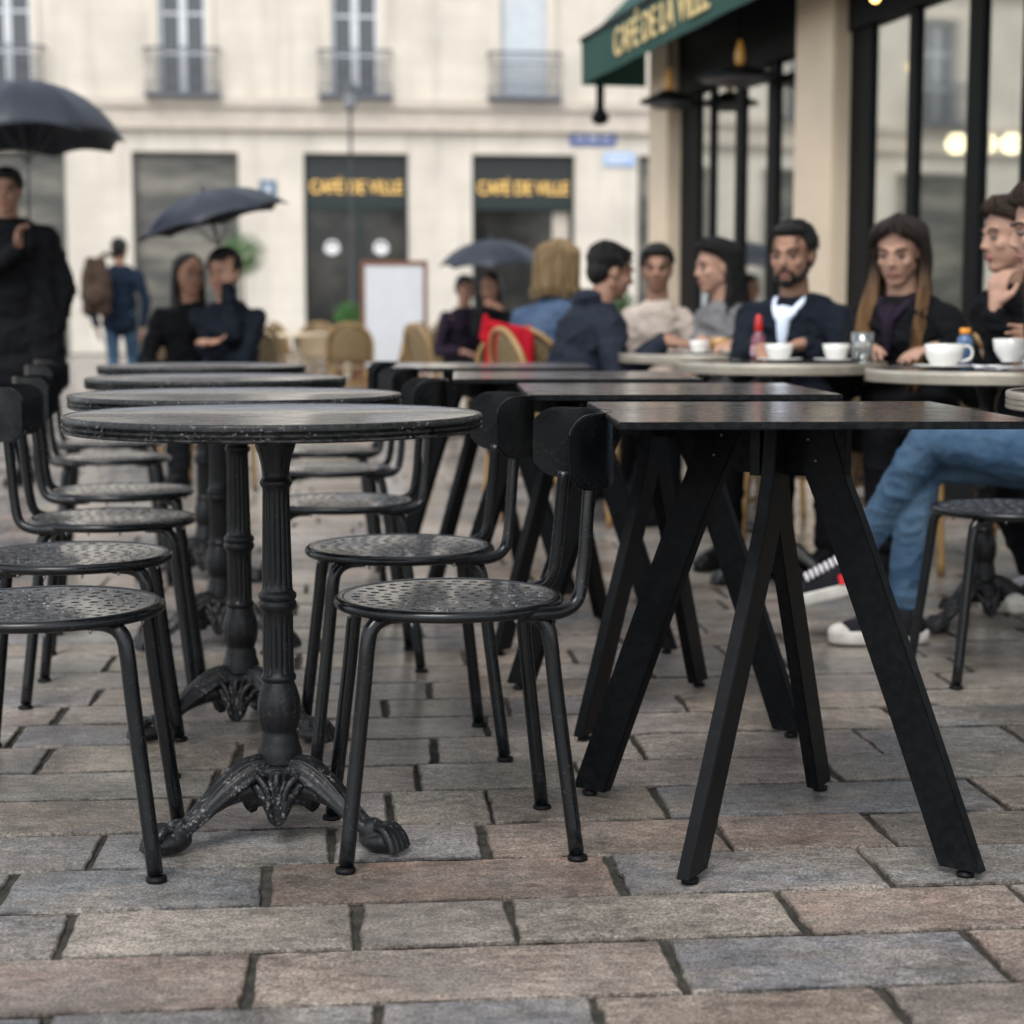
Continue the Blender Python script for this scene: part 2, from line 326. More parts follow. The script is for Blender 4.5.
def paver(u0, u1, v0, v1, col, fine):
    gu = random.uniform(.0038, .0088); gv = random.uniform(.0034, .0058)
    u0 += gu; u1 -= gu; v0 += gv; v1 -= gv
    z = random.uniform(-.0016, .0016); tx = random.uniform(-.0022, .0022); ty = random.uniform(-.004, .004)
    uc, vc = (u0+u1)/2, (v0+v1)/2
    if fine:
        out = []; st = .022
        def side(a, b):
            L = math.dist(a, b); n = max(2, int(L/st))
            for i in range(n):
                t = i/n; out.append((a[0]+(b[0]-a[0])*t, a[1]+(b[1]-a[1])*t))
        c = [(u0, v0), (u1, v0), (u1, v1), (u0, v1)]; c = [(a+random.uniform(-.004, .004), b+random.uniform(-.0015, .0015)) for a, b in c]
        for i in range(4): side(c[i], c[(i+1) % 4])
        sd_ = random.uniform(0, 99); pts = []
        for a, b in out:
            du = noise.noise(V((a*28, b*28, sd_)))*.0045 + noise.noise(V((a*90, b*90, sd_)))*.0022
            dv = noise.noise(V((a*28, b*28, sd_+7)))*.0022 + noise.noise(V((a*90, b*90, sd_+7)))*.0012
            eu = 1 if abs(a-u0) < .006 or abs(a-u1) < .006 else .2
            ev = 1 if abs(b-v0) < .004 or abs(b-v1) < .004 else .2
            pts.append((a+du*eu, b+dv*ev))
    else: pts = [(u0, v0), (u1, v0), (u1, v1), (u0, v1)]
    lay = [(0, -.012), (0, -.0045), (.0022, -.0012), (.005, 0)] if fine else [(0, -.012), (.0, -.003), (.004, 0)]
    prev = None; allf = []; fc = []
    for ins, dz in lay:
        ring = []
        for a, b in pts:
            a2 = a + max(-ins, min(ins, uc-a)); b2 = b + max(-ins, min(ins, vc-b))
            if fine and ins: a2 += noise.noise(V((a*60, b*60, 3)))*.0015; b2 += noise.noise(V((a*60, b*60, 9)))*.001
            x, y = uvw(a2, b2); zz = z + dz + ((a2-uc)*tx + (b2-vc)*ty if dz > -.01 else 0)
            if fine and dz > -.004: zz += noise.noise(V((a2*14, b2*14, 5)))*.0012
            ring.append(bm.verts.new((x, y, zz)))
        if prev:
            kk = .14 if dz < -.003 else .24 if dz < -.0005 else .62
            for i in range(len(ring)):
                allf.append(bm.faces.new((prev[i], prev[(i+1) % len(ring)], ring[(i+1) % len(ring)], ring[i]))); fc.append(kk)
        prev = ring
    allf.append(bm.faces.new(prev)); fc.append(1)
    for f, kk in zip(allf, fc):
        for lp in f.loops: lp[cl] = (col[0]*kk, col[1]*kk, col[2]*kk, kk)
def rcol():
    k = random.choice('GGgggCccccctTbbBYYcc'); return PC[k]
def jit(c): s = random.uniform(.9, 1.1); return tuple(x*s*random.uniform(.97, 1.03) for x in c)
v = -1.0
rows = []
vv = 2.011
back = []
while vv > .4: h = random.uniform(.19, .215); back.append((vv-h, vv)); vv -= h
for a, b in back: rows.append((a, b, None, None))
for r in near_rows: rows.append(r)
vv = 3.657
while vv < 42:
    h = random.uniform(.185, .22); rows.append((vv, vv+h, None, None)); vv += h
for v0, v1, js, cs in rows:
    lim = 1.6 + v1*.62; lim = min(lim, 22)
    fine = v0 < 6.5
    if js:
        edges = list(js); cols = list(cs)
        us = [js[0]-random.uniform(.3, .5)] + edges + [js[-1]+random.uniform(.3, .5)]; cc = [PC[c] for c in cols]
    else:
        s = random.uniform(-.3, .3); us = [s, s+random.uniform(.25, .55)]; cc = [rcol()]
    while us[-1] < lim: us.append(us[-1]+random.choice((random.uniform(.22, .34), random.uniform(.36, .58), random.uniform(.36, .5)))); cc.append(rcol())
    while us[0] > -lim: us.insert(0, us[0]-random.choice((random.uniform(.22, .34), random.uniform(.36, .58), random.uniform(.36, .5)))); cc.insert(0, rcol())
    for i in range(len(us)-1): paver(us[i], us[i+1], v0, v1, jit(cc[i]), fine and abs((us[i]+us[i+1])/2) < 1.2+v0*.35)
pav_m = M('wet_stone_paving', (.2, .18, .15), .5, 0, .5, bump=None)
n = pav_m.node_tree.nodes; l = pav_m.node_tree.links; b = n['Principled BSDF']
at = n.new('ShaderNodeAttribute'); at.attribute_name = 'stone'; tc = n.new('ShaderNodeTexCoord')
def nz_(s, d=6, r=.6, vec=None):
    q = n.new('ShaderNodeTexNoise'); q.inputs['Scale'].default_value = s; q.inputs['Detail'].default_value = d; q.inputs['Roughness'].default_value = r
    l.new(vec or tc.outputs['Object'], q.inputs['Vector']); return q.outputs['Fac']
def mr_(f, a, c, lo, hi):
    q = n.new('ShaderNodeMapRange'); q.inputs[1].default_value = a; q.inputs[2].default_value = c; q.inputs[3].default_value = lo; q.inputs[4].default_value = hi; l.new(f, q.inputs[0]); return q.outputs[0]
def sc_(vec, f):
    q = n.new('ShaderNodeVectorMath'); q.operation = 'SCALE'; l.new(vec, q.inputs[0]); l.new(f, q.inputs['Scale']); return q.outputs[0]
mpg = n.new('ShaderNodeMapping'); mpg.inputs['Scale'].default_value = (.75, 1.25, 1); l.new(tc.outputs['Object'], mpg.inputs[0])
grain = mr_(nz_(190, 3, .9), .41, .59, .45, 1.55)
mott = mr_(nz_(38, 8, .75, mpg.outputs[0]), .38, .62, .66, 1.32)
big = mr_(nz_(2.2, 6, .65), .32, .68, .78, 1.18)
stain = mr_(nz_(9, 9, .8, mpg.outputs[0]), .53, .64, 1.0, .52)
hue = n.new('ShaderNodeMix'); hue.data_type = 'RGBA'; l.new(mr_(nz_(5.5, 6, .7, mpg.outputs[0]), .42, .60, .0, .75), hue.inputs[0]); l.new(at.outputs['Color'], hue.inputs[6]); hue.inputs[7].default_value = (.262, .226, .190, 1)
wetdark = mr_(nz_(1.7, 7, .72, mpg.outputs[0]), .40, .58, .66, 1.14)
c_ = sc_(sc_(sc_(sc_(sc_(hue.outputs[2], grain), mott), big), stain), wetdark)
l.new(c_, b.inputs['Base Color'])
ro = n.new('ShaderNodeMath'); ro.operation = 'MULTIPLY'; l.new(mr_(nz_(3.1, 7, .7, mpg.outputs[0]), .38, .60, .05, .26), ro.inputs[0]); l.new(mr_(nz_(60, 5), .3, .7, .8, 1.15), ro.inputs[1])
l.new(mr_(nz_(3.1, 7, .7, mpg.outputs[0]), .36, .62, .34, .62), b.inputs['Roughness']); l.new(ro.outputs[0], b.inputs['Coat Roughness']); b.inputs['Coat IOR'].default_value = 1.38
wetf = mr_(nz_(1.7, 7, .72, mpg.outputs[0]), .42, .60, 1.0, .55); aw = n.new('ShaderNodeMath'); aw.operation = 'MULTIPLY'; l.new(at.outputs['Alpha'], aw.inputs[0]); l.new(wetf, aw.inputs[1]); l.new(aw.outputs[0], b.inputs['Coat Weight'])
as_ = n.new('ShaderNodeMath'); as_.operation = 'MULTIPLY'; l.new(at.outputs['Alpha'], as_.inputs[0]); as_.inputs[1].default_value = .5; l.new(as_.outputs[0], b.inputs['Specular IOR Level'])
b1 = n.new('ShaderNodeBump'); b1.inputs['Strength'].default_value = .8; b1.inputs['Distance'].default_value = .003; l.new(nz_(190, 6, .85), b1.inputs['Height'])
b2 = n.new('ShaderNodeBump'); b2.inputs['Strength'].default_value = .5; b2.inputs['Distance'].default_value = .008; l.new(nz_(26, 8, .7, mpg.outputs[0]), b2.inputs['Height']); l.new(b1.outputs[0], b2.inputs['Normal'])
l.new(b2.outputs[0], b.inputs['Normal'])
b3 = n.new('ShaderNodeBump'); b3.inputs['Strength'].default_value = .35; b3.inputs['Distance'].default_value = .002; l.new(nz_(60, 6, .7, mpg.outputs[0]), b3.inputs['Height']); l.new(b3.outputs[0], b.inputs['Coat Normal'])
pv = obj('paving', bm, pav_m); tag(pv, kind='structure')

# ------------------------------------------------------------------ metal bistro chair
def seat_mesh():
    verts = []; edges = []; holes = []
    N = 72
    for i in range(N): a = 2*math.pi*i/N; verts.append(V((.183*math.cos(a), .183*math.sin(a))))
    edges += [(i, (i+1) % N) for i in range(N)]
    rr = [(0, 1), (.0265, 6), (.053, 12), (.0795, 18), (.106, 24), (.1325, 29), (.157, 33)]
    for r, c in rr:
        for k in range(c):
            a = 2*math.pi*k/c + r*31; cx, cy = r*math.cos(a), r*math.sin(a); s = len(verts)
            hr, ht = random.uniform(.0072, .0092), random.uniform(.0088, .0112); ang = a+random.uniform(-.3, .3)
            for j in range(9):
                t = 2*math.pi*j/9; x, y = hr*math.cos(t), ht*math.sin(t)
                verts.append(V((cx+x*math.cos(ang)-y*math.sin(ang), cy+x*math.sin(ang)+y*math.cos(ang))))
            edges += [(s+j, s+(j+1) % 9) for j in range(9)]; holes.append((cx, cy))
    vo, eo, fo, *_ = delaunay_2d_cdt(verts, edges, [], 0, 1e-6)
    bm = bmesh.new()
    def zz(p): r = p.length; return .4245 - .0045*(1-(r/.183)**2)
    top = [bm.verts.new((p.x, p.y, zz(p))) for p in vo]; bot = [bm.verts.new((p.x, p.y, zz(p)-.0035)) for p in vo]
    cnt = {}
    for f in fo:
        c = sum((vo[i] for i in f), V((0, 0)))/len(f)
        if any((c.x-h[0])**2+(c.y-h[1])**2 < .0071**2 for h in holes): continue
        if sum((vo[f[i]].x*vo[f[(i+1) % len(f)]].y - vo[f[(i+1) % len(f)]].x*vo[f[i]].y) for i in range(len(f))) < 0: f = f[::-1]
        bm.faces.new([top[i] for i in f]); bm.faces.new([bot[i] for i in f[::-1]])
        for i in range(len(f)):
            a, b_ = f[i], f[(i+1) % len(f)]; cnt[(a, b_)] = 1
    for a, b_ in cnt:
        if (b_, a) not in cnt: bm.faces.new((top[b_], top[a], bot[a], bot[b_]))
    # rolled edge
    rs = []
    for i in range(N):
        a = 2*math.pi*i/N; c, s = math.cos(a), math.sin(a)
        rs.append([V(((.184+.0112*math.cos(t))*c, (.184+.0112*math.cos(t))*s, .4165+.0098*math.sin(t))) for t in [2*math.pi*j/12 for j in range(12)]])
    rings(bm, rs, 2, True)
    for a in (0.3, 1.2, 2.0, 2.9, 3.6, 4.15, 4.5, 4.9, 5.3, 5.9):
        a += random.uniform(-.15, .15); ell(bm, (.185*math.cos(a), .185*math.sin(a), .4045), (.0032, .0032, .005), sub=2, mi=1)
    return bm
def rest_mesh():
    bm = bmesh.new(); nu, nv = 29, 9; T = .0032
    G = []
    for i in range(nu):
        s = -1+2*i/(nu-1); y = .158*math.sin(s*math.pi/2*.999); x = -.277 + .102*(abs(y)/.158)**2.1
        e = max(0, (abs(y)-.118)/.040); hh = .0625*(1-.42*e**3.2) if e < 1 else .036
        nx = .102*2.1*(abs(y)/.158)**1.1/.158*(1 if y >= 0 else -1); nn = V((1, -nx, 0)).normalized()
        G.append([[V((x, y, .672 + hh*(-1+2*j/(nv-1)))) + nn*(T*k) for j in range(nv)] for k in (1, -1)])
    rs = []
    for i in range(nu): rs.append([p for p in G[i][0]] + [p for p in G[i][1][::-1]])
    rings(bm, rs)
    bmesh.ops.recalc_face_normals(bm, faces=bm.faces)
    es = [e for e in bm.edges if len(e.link_faces) == 2 and e.calc_face_angle(0) > R(50)]
    bmesh.ops.bevel(bm, geom=es, offset=.0022, segments=2, affect='EDGES')
    return bm
def leg_mesh(sx, sy):
    bm = bmesh.new()
    tube(bm, [(.085*sx, .100*sy, .4085), (.118*sx, .112*sy, .4075), (.141*sx, .122*sy, .394), (.150*sx, .127*sy, .365), (.160*sx, .133*sy, .27), (.190*sx, .152*sy, .012)], .0128, 14, k=6)
    return bm
def foot_mesh(x, y):
    return lathe(bmesh.new(), [(.0125, 0), (.0166, .001), (.0170, .004), (.0158, .0075), (.0088, .0098)], 20, c=(x, y))
def make_chair():
    t = thing('metal_chair', 'x', 'chair')
    s = obj('seat', seat_mesh(), [seat_m, drop_m, chair_m], t, sharp=40)
    obj('backrest', rest_mesh(), rest_m, t, sharp=50)
    for sx in (1, -1):
        for sy in (1, -1):
            g = obj('leg', leg_mesh(sx, sy), chair_m, t, smooth=True); obj('rubber_foot', foot_mesh(.1915*sx, .153*sy), rubber, g, smooth=True)
    for sy in (1, -1):
        bm = bmesh.new(); tube(bm, [(-.085, .150*sy, .411), (-.125, .142*sy, .4105), (-.168, .128*sy, .4115), (-.197, .117*sy, .428), (-.208, .111*sy, .475), (-.215, .107*sy, .56), (-.220, .104*sy, .622)], .0112, 14)
        obj('back_upright', bm, chair_m, t, smooth=True)
        for z, y in ((.690, .098), (.650, .1005)):
            bm = bmesh.new(); ell(bm, (-.234, y*sy, z), (.0055, .0055, .0055), sub=2); obj('bolt', bm, rubber, t, smooth=True)
    bm = bmesh.new(); tube(bm, [(.10, -.10, .405), (.112, 0, .4035), (.10, .10, .405)], .008, 10); obj('cross_rail', bm, chair_m, t, smooth=True)
    bm = bmesh.new(); tube(bm, [(-.10, -.10, .405), (-.112, 0, .4035), (-.10, .10, .405)], .008, 10); obj('cross_rail', bm, chair_m, t, smooth=True)
    return t
chair0 = make_chair()
GA, GB = 'wet metal chairs between round tables and trestle tables', 'wet metal chairs left of the round tables'
A = [(-.107, 2.93, 'wet black perforated metal chair standing beside the nearest trestle table, sharpest of all'),
     (-.231, 3.577, 'wet black perforated metal chair right of round tables, directly behind the sharpest chair'),
     (-.442, 4.475, 'blurred black metal chair right of round tables, third back from the camera'),
     (-.571, 5.477, 'blurred black metal chair right of round tables, fourth back from the camera'),
     (-.679, 6.237, 'blurred black metal chair at the far end of the row right of round tables')]
Bc = [(-.767, 2.84, 'wet perforated metal chair nearest the camera at left edge, backrest cut off'),
      (-.872, 3.454, 'wet perforated metal chair at left edge, second from camera, backrest cut off'),
      (-.943, 4.109, 'black metal chair left of round tables, nearest one whose curved backrest shows'),
      (-1.067, 4.766, 'black metal chair left of round tables, second one whose backrest shows'),
      (-1.353, 5.918, 'blurred black metal chair left of round tables, second from the far end'),
      (-1.521, 6.646, 'blurred black metal chair at the far end of the leftmost chair row')]
for i, (x, y, lb) in enumerate(A):
    c = chair0 if i == 0 else copy_tree(chair0)
    c.location = (x, y, 0); c.rotation_euler.z = R(180+(10, 11, 9, 12, 8)[i]); tag(c, lb, 'chair', GA)
for i, (x, y, lb) in enumerate(Bc):
    c = copy_tree(chair0); c.location = (x, y, 0); c.rotation_euler.z = R((4, 8, 7, 11, 9, 6)[i]); tag(c, lb, 'chair', GB)
c = copy_tree(chair0); c.location = (1.24, 4.33, 0); c.rotation_euler.z = R(188); tag(c, 'dark metal chair empty in front of crossed jeans legs, by the marble-edged table', 'chair'); del c['group']

# ------------------------------------------------------------------ cast iron pedestal table
def column_bm():
    prof = [(.030, .128), (.034, .130), (.0385, .133), (.0385, .150), (.036, .158), (.0335, .166), (.0325, .178), (.029, .184), (.031, .190), (.036, .205), (.0375, .222), (.0365, .240), (.032, .256), (.0285, .266), (.0265, .272), (.030, .276), (.030, .282), (.0265, .286)]
    z = .29
    while z < .385: prof.append((.0262, z)); z += .012
    prof += [(.0262, .392), (.0285, .396), (.0325, .401), (.0325, .409), (.0295, .413), (.0325, .417), (.0320, .424), (.0275, .428), (.0262, .432)]
    z = .44
    while z < .60: prof.append((.0258-.003*(z-.44)/.16, z)); z += .014
    prof += [(.0228, .604), (.0255, .608), (.0275, .613), (.0255, .618), (.0228, .622), (.0232, .632), (.025, .645), (.0285, .660), (.033, .672), (.035, .680), (.0335, .684), (.038, .688), (.040, .700), (.041, .7045)]
    def fl(z, a):
        if .287 < z < .392 or .432 < z < .602: return 1 - .085*(1-abs(math.cos(a*7)))**1.4
        if .19 < z < .255: return 1 - .03*(1-abs(math.cos(a*6)))
        if .628 < z < .68: return 1 - .05*(1-abs(math.cos(a*5)))
        return 1
    return lathe(bmesh.new(), prof, 112, flute=fl)
def base_leg():
    bm = bmesh.new()   # leg along +X
    def rib(y0, y1, dz, r):
        tube(bm, [(.022, y0*.8, .122+dz, r*1.15), (.048, y0, .126+dz, r*1.2), (.080, y0, .112+dz, r*1.1), (.120, (y0+y1)/2, .083+dz*.8, r), (.160, y1, .052+dz*.6, r*.9), (.196, y1*.9, .030+dz*.4, r*.85)], r, 12, k=5)
    rib(0, 0, .008, .0125); rib(.014, .011, .001, .0098); rib(-.014, -.011, .001, .0098); rib(.021, .014, -.010, .0072); rib(-.021, -.014, -.010, .0072); rib(0, 0, -.012, .014)
    tube(bm, [(.02, 0, .092, .026), (.06, 0, .090, .020), (.10, 0, .078, .013), (.14, 0, .056, .009)], .01, 12, k=4)
    for q in (.0, .012, -.012): tube(bm, [(.030, q*1.25, .139, .0036), (.060, q*1.2, .139, .004), (.095, q, .121, .0036), (.135, q, .087, .0032), (.180, q*.8, .044, .003)], .0036, 8, k=4)
    ell(bm, (.205, 0, .020), (.042, .027, .0198)); ell(bm, (.188, 0, .034), (.026, .021, .024))
    for a in (-.9, -.45, 0, .45, .9):
        tube(bm, [(.196+.006*math.cos(a), .013*math.sin(a), .044, .0062), (.214+.008*math.cos(a), .021*math.sin(a), .044, .0075), (.228+.012*math.cos(a), .027*math.sin(a), .026, .0072), (.233+.014*math.cos(a), .029*math.sin(a), .008, .0062)], .006, 10, k=3)
    bmesh.ops.translate(bm, verts=bm.verts, vec=(0, 0, 0))
    m = organic(bm, .0022, 1, .4)
    return m
def base_hub():
    bm = bmesh.new()
    lathe(bm, [(.030, .092), (.040, .098), (.047, .110), (.048, .120), (.045, .128), (.040, .1315)], 40)
    tube(bm, [(math.cos(a)*.0445, math.sin(a)*.0445, .1215) for a in [2*math.pi*i/24 for i in range(24)]], .0045, 8, sm=False, closed=True)
    for ang in (-90, 30, 150):   # scrolled tongues hanging between the legs
        c, s = math.cos(R(ang)), math.sin(R(ang))
        def q(r, t, z): return (r*c - t*s, r*s + t*c, z)
        tube(bm, [(*q(.030, 0, .112), .024), (*q(.042, 0, .096), .023), (*q(.046, 0, .076), .021), (*q(.047, 0, .058), .0185), (*q(.047, 0, .050), .017)], .01, 14, k=4)
        for e in (1, -1):
            tube(bm, [(*q(.040, .046*e, .118), .006), (*q(.052, .032*e, .116), .0068), (*q(.063, .019*e, .102), .0068), (*q(.066, .013*e, .082), .006), (*q(.067, .013*e, .062), .0058), (*q(.063, .008*e, .046), .007), (*q(.057, .0*e, .037), .007)], .005, 10, k=4)
            tube(bm, [(*q(.030, .050*e, .100), .010), (*q(.042, .036*e, .098), .010), (*q(.050, .022*e, .080), .009), (*q(.052, .014*e, .060), .0085), (*q(.050, .006*e, .044), .009)], .007, 10, k=4)
        tube(bm, [(*q(.055, 0, .122), .007), (*q(.064, 0, .108), .006), (*q(.066, 0, .09), .0035)], .005, 10, k=4)
    return organic(bm, .0022, 1, .4)
_leg = base_leg(); _hub = base_hub(); _leg.materials.append(iron_b); _hub.materials.append(iron_b)
_col = bm_mesh(column_bm()); _col.materials.append(iron); _col.set_sharp_from_angle(angle=R(50))
def top_bm(Rr, z0, z1, grooves=True):
    h = z1-z0
    prof = [(.05, z0), (Rr-.02, z0), (Rr-.004, z0+.001), (Rr, z0+.004)]
    if grooves:
        for f in (.30, .58): prof += [(Rr, z0+h*f-.0022), (Rr-.0028, z0+h*f-.0006), (Rr-.0028, z0+h*f+.0006), (Rr, z0+h*f+.0022)]
    prof += [(Rr, z1-.0035), (Rr-.0012, z1-.001), (Rr-.0045, z1+.0004), (Rr-.008, z1+.0002), (Rr-.0095, z1-.001)]
    bm = bmesh.new(); lathe(bm, prof, 128, 1)
    # writing surface
    vs_ = [bm.verts.new(((Rr-.0095)*math.cos(2*math.pi*i/128), (Rr-.0095)*math.sin(2*math.pi*i/128), z1-.0009)) for i in range(128)]
    f = bm.faces.new(vs_); f.material_index = 0
    bm.faces.ensure_lookup_table()
    for f in bm.faces:
        if f.material_index == 1 and len(f.verts) > 100 and f.calc_center_median().z > (z0+z1)/2: bmesh.ops.delete(bm, geom=[f], context='FACES_ONLY'); break
    for f in bm.faces:
        if len(f.verts) > 100 and f.calc_center_median().z > (z0+z1)/2: f.normal_update()
    bmesh.ops.remove_doubles(bm, verts=bm.verts, dist=.00015)
    return bm
def pedestal_table(name, label, group, x, y, rot, Rr=.35, mats=(top_m, rim_m), z0=.702, z1=.731, cat='table'):
    t = thing(name, label, cat, (x, y, 0), rot, group)
    obj('tabletop', top_bm(Rr, z0, z1), list(mats), t, sharp=45)
    bm = bmesh.new(); lathe(bm, [(.03, z0-.0065), (.11, z0-.0055), (.12, z0-.0035), (.12, z0-.0005)], 40); obj('mounting_plate', bm, iron, t, sharp=40)
    link('column', _col, None, t)
    hb = link('base_hub', _hub, None, t)
    for a in (-30, 90, 210): link('leg', _leg, None, t, rot=(0, 0, R(a)))
    return t
G1 = 'round cast iron pedestal tables in a row'
pedestal_table('pedestal_table', 'nearest round black pedestal table, sharp, with clawed cast iron feet', G1, -.40, 2.95, R(2))
pedestal_table('pedestal_table', 'round black pedestal table directly behind the nearest sharp one', G1, -.585, 3.72, R(-3))
pedestal_table('pedestal_table', 'blurred round pedestal table, third back in its row', G1, -.80, 4.75, R(4))
pedestal_table('pedestal_table', 'blurred round pedestal table at the far end of its row', G1, -1.05, 5.95, R(0))

# ------------------------------------------------------------------ trestle tables
FV = [V((-.288, .241)), V((-.152, -.274)), V((.292, -.244)), V((.15, .276))]
def trestle_leg(vec):
    d = vec.normalized(); nrm = V((-d.y, d.x)); L = vec.length; W = .067; T = .0235
    rt = .105 if L > .35 else .040
    if L < .35: ctr = smooth_path([(.036, .716), (.037, .68), (.041, .64), (.052, .59), (.078, .51), (.078+(L-.078)*.5, .255), (L, .0)], 6)
    else: ctr = smooth_path([(rt-.022, .716), (rt-.010, .69), (rt+.004, .655), (rt+.022, .61), (rt+.058, .53), (rt+.058+(L-rt-.058)*.5, .27), (L, .0)], 6)
    P = [V((c[0], c[1])) for c in ctr]; Lf = []; Rt = []
    for i, p in enumerate(P):
        t = (P[min(i+1, len(P)-1)] - P[max(i-1, 0)]).normalized(); nn = V((-t.y, t.x)); wd = W*(.5 if p.y < .6 else .5+.10*min(1, (p.y-.6)/.1))
        Lf.append(p+nn*wd); Rt.append(p-nn*wd)
    def clip(A):
        out = []
        for i, p in enumerate(A):
            if p.y >= .013: out.append(p)
            else:
                q = A[i-1]; t = (q.y-.013)/(q.y-p.y); out.append(q+(p-q)*t); return out
        p, q = A[-1], A[-2]; dd = (p-q).normalized(); out.append(p + dd*((.013-p.y)/dd.y)); return out
    Lf, Rt = clip(Lf), clip(Rt); n_ = max(len(Lf), len(Rt))
    while len(Lf) < n_: Lf.insert(-1, Lf[-2]*.5+Lf[-1]*.5)
    while len(Rt) < n_: Rt.insert(-1, Rt[-2]*.5+Rt[-1]*.5)
    bm = bmesh.new(); rs = []
    for a, b_ in zip(Lf, Rt):
        a = V((a.x, min(a.y, .718))); b_ = V((b_.x, min(b_.y, .718)))
        pts = []
        for q, k in ((a, 1), (b_, 1), (b_, -1), (a, -1)): pts.append(V((d.x*q.x + nrm.x*T/2*k, d.y*q.x + nrm.y*T/2*k, q.y)))
        rs.append(pts)
    rings(bm, rs)
    if vec.x < 0 and L < .35:
        for v_ in bm.verts: k_ = .034*v_.co.z/.72; v_.co.x -= nrm.x*k_*(1 if nrm.x < 0 else -1); v_.co.y -= nrm.y*k_*(1 if nrm.x < 0 else -1)
    bmesh.ops.recalc_face_normals(bm, faces=bm.faces)
    es = [e for e in bm.edges if len(e.link_faces) == 2 and e.calc_face_angle(0) > R(35)]
    bmesh.ops.bevel(bm, geom=es, offset=.0016, segments=2, affect='EDGES')
    return bm, d*(L)
def make_trestle():
    t = thing('trestle_table', 'x', 'table')
    bm = bmesh.new(); B(bm, -.325, .325, -.325, .325, .7215, .7335, bev=.0018)
    bmesh.ops.rotate(bm, verts=bm.verts, cent=(0, 0, 0), matrix=Matrix.Rotation(R(1.8), 3, 'Z')); bmesh.ops.translate(bm, verts=bm.verts, vec=(.042, .012, 0))
    bm.normal_update()
    for f_ in bm.faces: f_.material_index = 0 if f_.normal.z > .5 else 1
    obj('tabletop', bm, [sheet, powder], t, sharp=40)
    for vec in FV:
        bm, f = trestle_leg(vec); g = obj('leg', bm, powder, t, sharp=30)
        obj('foot_glide', lathe(bmesh.new(), [(.010, 0), (.014, .001), (.0145, .008), (.0065, .0095), (.0065, .015)], 20, c=(f.x, f.y)), rubber, g, smooth=True)
    for a in (math.atan2(-.243, .29), math.atan2(.275, .151)):
        bm = bmesh.new(); B(bm, -.155, .155, -.009, .009, .628, .7165, bev=.001) if a < 0 else B(bm, -.06, -.0095, -.009, .009, .628, .7165, bev=.001)
        if a > 0: B(bm, .0095, .06, -.009, .009, .628, .7165, bev=.001)
        bmesh.ops.rotate(bm, verts=bm.verts, cent=(0, 0, 0), matrix=Matrix.Rotation(a, 3, 'Z')); obj('apron', bm, powder, t, sharp=40)
    bm = bmesh.new(); B(bm, -.15, .15, -.15, .15, .7168, .7212); obj('mounting_plate', bm, powder, t)
    for vec in (FV[0], FV[2]):
        d = vec.normalized(); q = V((-d.y, d.x)); q = q if q.y < 0 else -q
        for rr_, z in ((.085, .690), (.100, .655)):
            p = d*rr_ + q*.0118; bm = bmesh.new(); ell(bm, (p.x, p.y, z), (.0035, .0035, .0035), sub=2); obj('bolt', bm, steel, t, smooth=True)
    return t
GT = 'square black trestle tables in a row'
TL = [(.434, 2.966, 'nearest square black trestle table, sharp, with four splayed flat legs'), (.305, 3.91, 'square black trestle table directly behind the nearest trestle table'),
      (.12, 4.85, 'blurred square trestle table, third back in its row'), (-.11, 5.85, 'blurred square trestle table farthest back in its row')]
t0 = None
for x, y, lb in TL:
    t = make_trestle() if t0 is None else copy_tree(t0); t0 = t0 or t
    t.location = (x, y, 0); tag(t, lb, 'table', GT)

# ------------------------------------------------------------------ cafe tables on the right
G2 = 'pale-rimmed round cafe tables by the cafe'
pedestal_table('cafe_table', 'pale-rimmed round table carrying the large cup with visible handle and napkins', G2, 1.37, 5.04, R(10), mats=(darktop, brass), z0=.708, z1=.745)
pedestal_table('cafe_table', 'pale-rimmed round table in front of the bearded man, with two cups', G2, .90, 5.88, R(-8), mats=(darktop, brass), z0=.708, z1=.745)
pedestal_table('cafe_table', 'pale-rimmed round table between hooded man and woman in grey sweater', G2, .79, 7.25, R(20), mats=(darktop, brass), z0=.708, z1=.745)
pedestal_table('cafe_table', 'pale-rimmed round table cut off by the right edge, nearest of its kind', G2, 1.335, 3.45, R(15), mats=(darktop, brass), z0=.708, z1=.745)

# crockery
def cup_bm(r=.047, h=.058, handle=True, ang=0):
    bm = bmesh.new()
    o = [(.024*r/.047, 0), (.027*r/.047, .002), (.026*r/.047, .006), (.034*r/.047, .014), (.043*r/.047, .032), (r, h), (r-.0022, h+.0008), (r-.0045, h-.001), (.039*r/.047, .032), (.03*r/.047, .014), (.012, .010)]
    lathe(bm, o, 36)
    if handle:
        c, s = math.cos(ang), math.sin(ang)
        tube(bm, [((r-.006)*c, (r-.006)*s, h*.86), ((r+.012)*c, (r+.012)*s, h*.92), ((r+.024)*c, (r+.024)*s, h*.70), ((r+.018)*c, (r+.018)*s, h*.38), ((r-.012)*c, (r-.012)*s, h*.26)], .0042, 10)
    return bm
def saucer_bm(r=.075): return lathe(bmesh.new(), [(.03, 0), (.04, .001), (r-.01, .008), (r, .0115), (r-.001, .0135), (r-.012, .011), (.04, .0045), (.01, .004)], 40)
GC = 'white coffee cups on the cafe tables'; GS = 'white saucers on the cafe tables'
ZT = .7442
def cup(x, y, lb, r=.047, h=.058, handle=True, ang=0, sl=None, z=None, mark=False):
    if sl:
        s = obj('saucer', saucer_bm(r+.03), white, None, smooth=True, loc=(x, y, ZT)); tag(s, sl, 'saucer', GS)
    c = obj('coffee_cup', cup_bm(r, h, handle, ang), white, None, smooth=True, loc=(x, y, z if z else ZT+(.0050 if sl else 0))); tag(c, lb, 'cup', GC)
    return c
